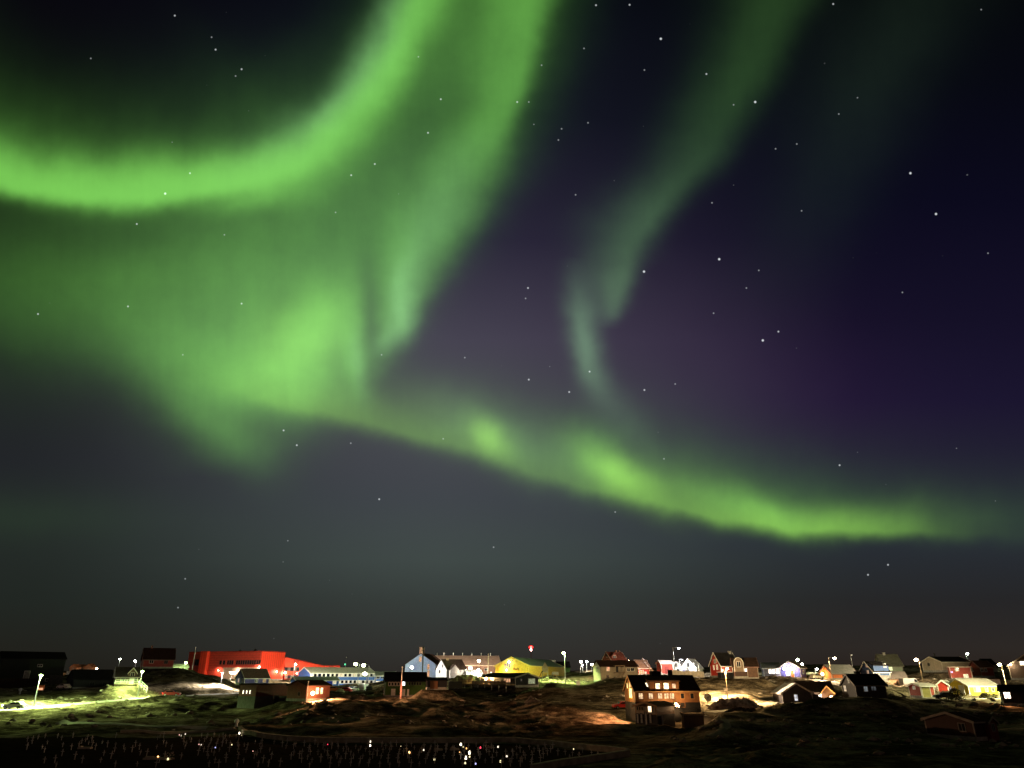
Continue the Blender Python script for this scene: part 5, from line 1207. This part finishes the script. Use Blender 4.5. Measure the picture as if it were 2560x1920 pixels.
# ------------------------------------------------------------------ cars
def car(name, label, base, Y, col, heading, head=0, tail=0, van=False, cat='car', scale=1.0, glasscol=None):
    b = stand(base[0], base[1], Y)
    t = thing(name, label, cat, b, R(heading)); L, W = (4.3, 1.75) if not van else (4.9, 1.9); hh = 1.45 if not van else 2.1
    mat = paint('car_paint_%d_%d_%d' % tuple(int(c * 99) for c in col), col, .3, .05)
    if van: prof = [(-2.4, .35), (2.4, .35), (2.45, .9), (2.2, 1.1), (1.6, 2.0), (1.3, 2.1), (-2.35, 2.1), (-2.45, 1.2)]
    else: prof = [(-2.1, .35), (2.1, .35), (2.15, .7), (1.95, .88), (1.0, .98), (.45, 1.4), (-1.2, 1.45), (-1.75, 1.0), (-2.1, .92), (-2.15, .6)]
    body = MB().prism(prof, -W / 2, W / 2, 1).build('body', mat, t, bevel=.06)
    if van: wins = [(.9, 1.15), (1.95, 1.15), (1.55, 1.85), (.9, 1.9)]
    else: wins = [(-1.45, 1.0), (.75, 1.0), (.38, 1.33), (-1.1, 1.37)]
    MB().prism(wins, -W / 2 - .012, W / 2 + .012, 1).build('side_windows', glass(), t)
    if not van:
        MB().add([(1.0, -W/2+.15, 1.0), (1.0, W/2-.15, 1.0), (.5, W/2-.2, 1.38), (.5, -W/2+.2, 1.38), (1.03, -W/2+.15, 1.02), (1.03, W/2-.15, 1.02), (.53, W/2-.2, 1.4), (.53, -W/2+.2, 1.4)], [(0,1,2,3),(4,7,6,5),(0,4,5,1),(2,6,7,3),(1,5,6,2),(0,3,7,4)]).build('windscreen', glass(), t)
    for x in (-1.35, 1.35):
        for y in (-W / 2 + .08, W / 2 - .08):
            w = MB().tube((x, y - .11, .33), (x, y + .11, .33), .33, n=14).build('wheel', RUBBER, t)
            MB().tube((x, y - .12, .33), (x, y + .12, .33), .18, n=10).build('rim', STEEL, w)
    xe = 2.14 if not van else 2.45
    for y in (-W / 2 + .3, W / 2 - .3):
        MB().ball((xe, y, .72), .13 if not head else .17).build('headlight', glow('headlight_glow', (1, .97, .9), head) if head else PKROOF, t, smooth=True)
        MB().box(-xe - .03, -xe + .06, y - .12, y + .12, .7, .88).build('tail_light', glow('tail_light_glow', (1, .03, .02), tail) if tail else DRED, t)
    if head: lamp_light(t, (xe + .6, 0, .8), (1, .96, .85), head * 70, .2)
    if tail: lamp_light(t, (-xe - .5, 0, .8), (1, .06, .03), 160, .2)
    return t
car('parked_car', 'pale car with glaring headlights on the white lit road at the left edge', (34, 1773), 170, (.5, .5, .48), 185, head=55)
car('parked_car', 'dark red car with red tail lights on the left road below the knoll', (428, 1740), 203, (.30, .03, .03), 10, tail=14)
car('parked_car', 'pinkish white car parked at the foot of the dark warehouse', (158, 1724), 214, (.65, .5, .45), 150)
car('parked_car', 'bright red car parked in front of the blue school', (861, 1731), 222, (.55, .02, .03), 170)
car('parked_car', 'orange red car half hidden behind the red brown house', (832, 1735), 216, (.45, .10, .03), 20)
car('parked_car', 'white car with lit headlights beside the bright red car', (881, 1732), 226, (.6, .6, .55), 250, head=40)
car('delivery_van', 'white van parked under the twin lamps', (909, 1734), 230, (.62, .66, .64), 80, van=True, cat='van')
car('parked_car', 'black car parked right of the white van under the twin lamps', (922, 1734), 224, (.02, .02, .025), 100)
car('delivery_van', 'dark van with a round wheel beside the low black shed', (1131, 1723), 202, (.02, .022, .022), 200, van=True, cat='van')
car('parked_car', 'pale yellow lit car beside the sodium lamp of the orange gable', (2043, 1696), 216, (.62, .52, .36), 20)
car('delivery_van', 'grey van parked between the slate blue house and the white lamp', (2270, 1690), 214, (.22, .22, .21), 10, van=True, cat='van')
car('parked_car', 'dark car in the shade in front of the yellow house terrace', (2364, 1754), 174, (.02, .018, .018), 170)
car('parked_car', 'small red car glimpsed left of the big brown house', (1556, 1766), 166, (.6, .03, .03), 190)

# ------------------------------------------------------------------ smaller things about the town
def heap(name, label, cat, x, y, Y, lx, ly, hz, mat, seed, rz=0):
    p = stand(x, y, Y); rs = np.random.default_rng(seed); nx, ny = 40, 20; v = []
    for j in range(ny):
        for i in range(nx):
            a, c = i / (nx - 1) * 2 - 1, j / (ny - 1) * 2 - 1
            q = max(0, 1 - abs(a) ** 2.6) ** .7 * max(0, 1 - abs(c) ** 2.4) ** .7
            X, Yv = a * lx, c * ly
            z = hz * q * (.75 + .6 * float(vnoise(np.array(X * 1.1 + seed), np.array(Yv * 1.6)))) + .35 * q * (rs.random() - .5)
            v.append((X, Yv, z - .25))
    f = [(j * nx + i, j * nx + i + 1, (j + 1) * nx + i + 1, (j + 1) * nx + i) for j in range(ny - 1) for i in range(nx - 1)]
    o = MB().add(v, f).build(name, mat); o.location = p; o.rotation_euler = (0, 0, R(rz)); return tag(o, label, cat)
RUB = paint('rubble', (.22, .19, .18), .9, .75, scale=1.1)
heap('rubble_heap', 'long heap of pale and dark rubble beside the gravel track', 'heap', 1838, 1770, 162, 5.4, 2.4, 1.9, RUB, 3)
heap('rubble_heap', 'dark spoil bank on the near side of the gravel track', 'heap', 1858, 1792, 153, 4.2, 1.6, 1.1, paint('dark_rubble', (.05, .045, .035), .95, .6), 8, 15)
heap('earth_mound', 'pale earth mound in front of the white gables', 'mound', 1166, 1714, 214, 5.0, 3.0, 2.0, paint('pale_earth', (.30, .26, .15), .95, .35), 5)
heap('boulder', 'round pale boulder beside the orange red car', 'boulder', 849, 1739, 212, 1.4, .9, 1.2, paint('pale_boulder', (.32, .28, .2), .9, .3), 6)
heap('boulder', 'rock with a pale crown on the dark slope below the black house', 'boulder', 1335, 1752, 172, 2.4, 1.8, 1.7, paint('rock', (.12, .105, .085), .95, .5), 12)
def bush(label, x, y, Y, r, h, seed, dead=False):
    p = stand(x, y, Y); t = thing('bush', label, 'bush', p, 0, 'bushes by the yellow house'); rs = random.Random(seed)
    m = MB()
    for k in range(9):
        a = rs.random() * 6.28; m.tube((0, 0, -.1), (r * .7 * math.cos(a), r * .7 * math.sin(a), h * (.5 + .4 * rs.random())), .04, .015, n=5)
    m.build('stems', TIMBER, t)
    m = MB()
    for k in range(700):
        a, c, q = rs.random() * 6.28, rs.random() ** .5, rs.random()
        rr = r * c * (.75 + .5 * rs.random()) * math.sqrt(max(0, 1 - (q * 1.0) ** 2.5)); d = Vector((rs.gauss(0, 1), rs.gauss(0, 1), rs.gauss(0, 1))).normalized(); u = d.orthogonal().normalized() * .13; w = d.cross(u)
        c0 = Vector((rr * math.cos(a), rr * math.sin(a), h * q + .05)); m.add([tuple(c0 - u), tuple(c0 + w), tuple(c0 + u), tuple(c0 - w)], [(0, 1, 2, 3)])
    m.build('foliage', paint('dry_leaves', (.05, .045, .02), .9, .4), t)
bush('large dark round bush in front of the yellow house terrace', 2394, 1762, 170, 1.9, 2.2, 1)
bush('small round bush under the right windows of the yellow house', 2467, 1757, 180, 1.1, 1.2, 2)
bush('smallest bush at the right corner of the yellow house', 2490, 1757, 180, .7, .9, 3)
b = stand(2468, 1748, 184); t = thing('picnic_table', 'brown picnic table against the front of the yellow house', 'table', b)
MB().box(-1.2, 1.2, -.4, .4, .72, .78).build('tabletop', TIMBER, t)
for y in (-.75, .55): MB().box(-1.2, 1.2, y, y + .25, .42, .47).build('seat', TIMBER, t)
for x in (-.9, .9): MB().prism([(-.7, -.2), (-.55, -.2), (.1, .72), (-.05, .72)], x, x + .08, 0).prism([(.7, -.2), (.55, -.2), (-.1, .72), (.05, .72)], x, x + .08, 0).box(x, x + .08, -.75, .8, .36, .42).build('leg', TIMBER, t)
b = stand(1769, 1756, 170); t = thing('satellite_dish', 'tilted satellite dish on a short mast by the rubble heap', 'dish', b)
MB().tube((0, 0, -.3), (0, 0, 1.5), .06).build('mast', STEEL, t)
m = MB(); n = 16
for k in range(4):
    r0, r1 = .9 * k / 4, .9 * (k + 1) / 4; f = lambda r, a: (r * math.cos(a) * .9, -.35 * r * r - .3 + .35 * r * math.sin(a), 1.8 + r * math.sin(a))
    for i in range(n):
        a0, a1 = 6.2832 * i / n, 6.2832 * (i + 1) / n; m.add([f(r0, a0), f(r1, a0), f(r1, a1), f(r0, a1)], [(0, 1, 2, 3)])
m.build('reflector', WHITE, t); MB().tube((0, -.3, 1.75), (0, -1.0, 1.9), .03).ball((0, -1.0, 1.9), .09).build('receiver', DARKMETAL, t)
b = stand(100, 1731, 200); t = thing('kiosk_sign', 'small orange and white lit box on the wall behind the tall green lamp', 'sign', b); z0 = at(100, 1726, 200).z - b.z; z1 = at(100, 1713, 200).z - b.z
MB().box(-.75, .75, -.2, .2, z0, z1).build('cabinet', paint('orange_cabinet', (.5, .12, .03)), t); MB().box(-.65, .65, -.24, -.2, z0 + .1, (z0 + z1) / 2).build('lit_panel', glow('orange_panel', (1, .45, .2), .9), t)
MB().tube((-.6, .1, -.3), (-.6, .1, z0), .06).tube((.6, .1, -.3), (.6, .1, z0), .06).build('legs', DARKMETAL, t)
# retaining wall, fences
def wall_run(name, label, cat, pts, hgt, th, mat, capmat=None):
    o0 = pts[0]; t = thing(name, label, cat, o0)
    m, c = MB(), MB()
    for a, b_ in zip(pts[:-1], pts[1:]):
        d = Vector((b_.x - a.x, b_.y - a.y)).normalized(); nn = Vector((-d.y, d.x)) * th / 2
        L_ = (Vector((b_.x, b_.y)) - Vector((a.x, a.y))).length; ks = max(1, int(L_ / 2.5))
        for k in range(ks):
            p, q = a.lerp(b_, k / ks), a.lerp(b_, (k + 1) / ks)
            zp, zq = float(ground_z(p.x, p.y)), float(ground_z(q.x, q.y))
            for mm, e0, e1, g in ((m, -.5, hgt, 1.0), (c, hgt, hgt + .09, 1.25)):
                V = []
                for (s_, z_) in ((p, zp), (q, zq)):
                    for sg in (-1, 1):
                        for e in (e0, e1): V.append((s_.x + sg * nn.x * g - o0.x, s_.y + sg * nn.y * g - o0.y, z_ + e - o0.z))
                mm.add(V, [(0, 1, 3, 2), (4, 6, 7, 5), (0, 4, 5, 1), (2, 3, 7, 6), (1, 5, 7, 3), (0, 2, 6, 4)])
    m.build('wall', mat, t); c.build('coping', capmat or mat, t); return t
STONE = paint('old_whitewash', (.30, .26, .20), .95, .45, scale=.9); COPE = paint('worn_coping', (.36, .32, .25), .95, .4)
G = lambda *pp: [on_ground(x, y) for x, y in pp]
wall_run('graveyard_wall', 'low pale wall along the back of the graveyard from the gate post to the far corner', 'wall', G((598, 1826), (645, 1843), (720, 1852), (800, 1857), (900, 1856), (1030, 1857), (1150, 1857), (1290, 1856), (1380, 1865), (1470, 1875), (1570, 1887)), .62, .5, STONE, COPE)
wall_run('graveyard_wall', 'low pale wall closing the right front side of the graveyard', 'wall', G((1572, 1890), (1490, 1903), (1410, 1915), (1330, 1930)), .62, .5, STONE, COPE)
wall_run('graveyard_wall', 'low grey wall at the back of the graveyard left of the gate post', 'wall', G((300, 1832), (400, 1835), (500, 1832), (586, 1824)), .3, .5, STONE, COPE)
wall_run('retaining_wall', 'pale retaining wall below the red houses at upper right', 'wall', [stand(x, 1706, 213) for x in (2428, 2450, 2475, 2500)], 1.4, .5, MATS['pale_render'])
wall_run('snow_fence', 'white plank wall in front of the far orange roofed houses', 'fence', [stand(x, 1692, 345) for x in (164, 176, 188)], 1.3, .3, WHITEW)
wall_run('retaining_wall', 'bright pale wall along the foot of the white gabled pair', 'wall', [stand(x, 1692, 222) for x in (1682, 1705, 1730, 1760)], 1.5, .5, paint('pale_footing', (.5, .42, .32), .9, .3))

# ------------------------------------------------------------------ the graveyard
gx = np.linspace(-320, 1562, 150); top_ = np.where(gx < 590, 1841 + 9 * (vnoise(gx / 70, gx * 0 + 3.5) - .5) + (590 - np.minimum(gx, 590)) * .006, np.interp(gx, [590, 645, 720, 800, 900, 1150, 1290, 1380, 1470, 1562], [1836, 1846, 1855, 1860, 1859, 1860, 1859, 1868, 1878, 1889]))
bot_ = np.where(gx < 1345, 1990, np.interp(gx, [1345, 1410, 1490, 1562], [1925, 1913, 1901, 1890.5]))
v_, rows_ = [], 26
for j in range(rows_):
    yy_ = top_ + (bot_ - top_) * j / (rows_ - 1); Yv_ = -9.3 / np.array([gz(float(q)) for q in yy_]); Xv_ = (gx - CX) / np.array([dry(float(q)) for q in yy_]) * Yv_
    Zv_ = ground_z(Xv_, Yv_) + (.08 if 0 < j < rows_ - 1 else -.03)
    v_ += [tuple(map(float, q)) for q in zip(Xv_, Yv_, Zv_)]
n_ = len(gx); f_ = [(j * n_ + i, (j + 1) * n_ + i, (j + 1) * n_ + i + 1, j * n_ + i + 1) for j in range(rows_ - 1) for i in range(n_ - 1)]
tag(MB().add(v_, f_).build('graveyard_ground', gravel('darkened_ground', (.045, .032, .021), (.012, .009, .006)), smooth=True), kind='structure')  # near-black colour puts the darkness of the unlit graveyard into the ground
CROSSW = paint('weathered_white_wood', (.60, .56, .51), .8, .2)
def inside(x, y):
    if x < 590: return y > 1842 + (590 - x) * .01
    yb = np.interp(x, [590, 650, 800, 1150, 1380, 1560], [1838, 1856, 1864, 1864, 1873, 1895]); yf = 1935 if x < 1330 else np.interp(x, [1330, 1560], [1918, 1886])
    return yb < y < yf
def make_cross(p):
    t = thing('grave_cross', 'thin white wooden cross among the rows of the dark graveyard', 'grave cross', p, 0, 'white crosses of the graveyard')
    MB().box(-.045, .045, -.03, .03, -.15, .95).build('upright', CROSSW, t); MB().box(-.24, .24, -.045, -.03, .6, .67).build('crossbar', CROSSW, t)
    return t
rs = random.Random(11); spots_ = []
rows = 0; y = 1846.0
while y < 1921:
    x = 60 + rs.random() * 12
    while x < 1560:
        xx, yy = x + rs.uniform(-4, 4), y + rs.uniform(-1.5, 1.5)
        dens = 1.0 if 820 < x < 1420 else (.75 if x > 500 else .34)
        if inside(xx, yy) and rs.random() < dens * .78: spots_.append((xx, yy))
        x += 15 + (y - 1846) * .14
    y += 5.0 + (y - 1846) * .085
rs.shuffle(spots_); spots_ = spots_[:296]
proto = None
for x, y in spots_:
    p = on_ground(x, y)
    if proto is None: proto = o = make_cross(p)
    else: o = copy_tree(proto)
    o.location = p; o.rotation_euler = (rs.uniform(-.06, .06), rs.uniform(-.08, .08), rs.uniform(-.25, .25)); s = rs.uniform(.65, 1.05); o.scale = (s, s, s)
LANT = [(448, 1837, 'P', .13, 'small pink grave candle left of the pale one by the far left wall'), (453, 1839, 'W', .15, 'pale candle beside the small pink one near the left wall'), (463, 1835, 'W', .14, 'slim pinkish candle standing right of the pink pair near the left wall'),
  (497, 1862, 'P', .14, 'pink candle of the touching pair below the left wall'), (502, 1863, 'W', .16, 'white candle of the touching pair below the left wall'), (538, 1870, 'B', .16, 'violet blue grave candle, the only one of that colour at left'),
  (579, 1863, 'Y', .15, 'creamy yellow candle right of the violet one'), (598, 1834, 'W', .22, 'bright candle at the foot of the white gate post'), (604, 1838, 'Y', .1, 'tiny candle right of the bright one by the gate post'),
  (632, 1879, 'P', .12, 'dim pink candle below and right of the creamy yellow one'), (819, 1861, 'R', .11, 'faint red candle alone under the middle of the graveyard wall'), (394, 1896, 'O', .22, 'orange candle at the end of the pale grave slab'),
  (419, 1900, 'Y', .2, 'cream candle among flowers right of the orange one'), (926, 1855, 'W', .2, 'upper white candle of the stacked pair near the wall'), (925, 1866, 'W', .22, 'lower white candle of the stacked pair near the wall'),
  (1002, 1866, 'Y', .09, 'tiny yellow green candle right of the stacked pair'), (1023, 1884, 'O', .22, 'round amber candle left of the two grave slabs'), (1059, 1877, 'W', .18, 'white candle left of the shorter grave slab'),
  (1086, 1901, 'Y', .2, 'pale yellow candle with a long flame below the shorter grave slab'), (1152, 1864, 'W', .28, 'largest white candle at the right end of the longer grave slab'), (1158, 1868, 'Y', .13, 'small cream candle touching the largest white one'),
  (1166, 1873, 'O', .19, 'orange candle right of the longer grave slab'), (1149, 1882, 'O', .14, 'small orange candle below the longer grave slab'), (1174, 1886, 'W', .3, 'tall brilliant candle in the thick of the graveyard'),
  (1174, 1894, 'Y', .17, 'candle right under the tall brilliant one'), (1164, 1899, 'W', .29, 'brilliant cream candle left of and below the tall brilliant one'), (1163, 1910, 'Y', .18, 'yellow candle lowest in the brilliant cluster'),
  (1189, 1912, 'B', .17, 'bluish candle lowest at the right of the brilliant cluster'), (1201, 1871, 'R', .2, 'deep red grave candle'), (1245, 1869, 'W', .2, 'white candle right of the deep red one'),
  (1267, 1893, 'W', .2, 'white candle second from the right in the graveyard'), (1251, 1906, 'Y', .2, 'cream candle below and left of the second white one from the right'), (1434, 1873, 'Y', .13, 'lone candle near the right corner of the graveyard')]
LC = {'W': (1, .86, .66), 'Y': (1, .86, .45), 'O': (1, .5, .16), 'P': (1, .5, .42), 'R': (1, .05, .1), 'B': (.5, .5, 1)}
for x, y, c, r, lab in LANT:
    p = on_ground(x, y + 2); t = thing('grave_candle', lab, 'grave candle', p, 0, 'lit candles on the graves')
    big = r > .21; r *= .72
    e = {'R': 2.2, 'B': 1.6, 'P': 1.4}.get(c, 5 if big else 1.8)
    MB().tube((0, 0, 0), (0, 0, r * 1.5), r * .6, r * .7, n=10).tube((0, 0, r * 1.5), (0, 0, r * 2.2), r * .7, r * .3, n=10).build('glass_cup', glow('candle_glow', LC[c], e), t, smooth=True)
    MB().tube((0, 0, -.1), (0, 0, .02), r * .8, n=10).build('saucer', DARKMETAL, t)
    if big: lamp_light(t, (0, -.25, r * 2.4), LC[c], 3.5 if c != 'R' else 3, .1)
def slab(label, x0, x1, y, seed):
    a, b_ = on_ground(x0, y), on_ground(x1, y); t = thing('grave_slab', label, 'grave slab', a, math.atan2(b_.y - a.y, b_.x - a.x)); L_ = (b_ - a).length
    MB().box(0, L_, -.4, .4, -.2, .3).build('slab', paint('pale_slab', (.42, .34, .27), .9, .3), t, bevel=.05); MB().box(L_ * .05, L_ * .3, -.3, .3, .3, .42).build('headstone', MATS['pale_slab'], t, bevel=.03)
slab('shorter pale grave slab in the middle of the graveyard', 1085, 1106, 1878, 1); slab('longer pinkish grave slab left of the largest white candle', 1125, 1148, 1877, 2)
slab('dim grey grave slab at the far left of the graveyard', 196, 228, 1874, 3); slab('low slab strewn with flowers beside the orange candle', 360, 432, 1901, 4)
slab('greyish slab right of the deep red candle', 1218, 1232, 1872, 5)
rs = random.Random(5); p = on_ground(424, 1901); t = thing('flower_bunch', 'loose pale flower bunch on the slab beside the cream candle', 'flowers', p); m, m2 = MB(), MB()
for k in range(16):
    a, q = rs.random() * 6.28, rs.random(); c = Vector((.5 * q * math.cos(a), .4 * q * math.sin(a), .45 + .45 * rs.random())); m.tube((0, 0, .1), c, .012, n=4); m2.ball(c, .07, n=6, m=4)
m.build('stems', paint('stem_green', (.04, .07, .03)), t); m2.build('petals', paint('pale_petals', (.6, .42, .38)), t)
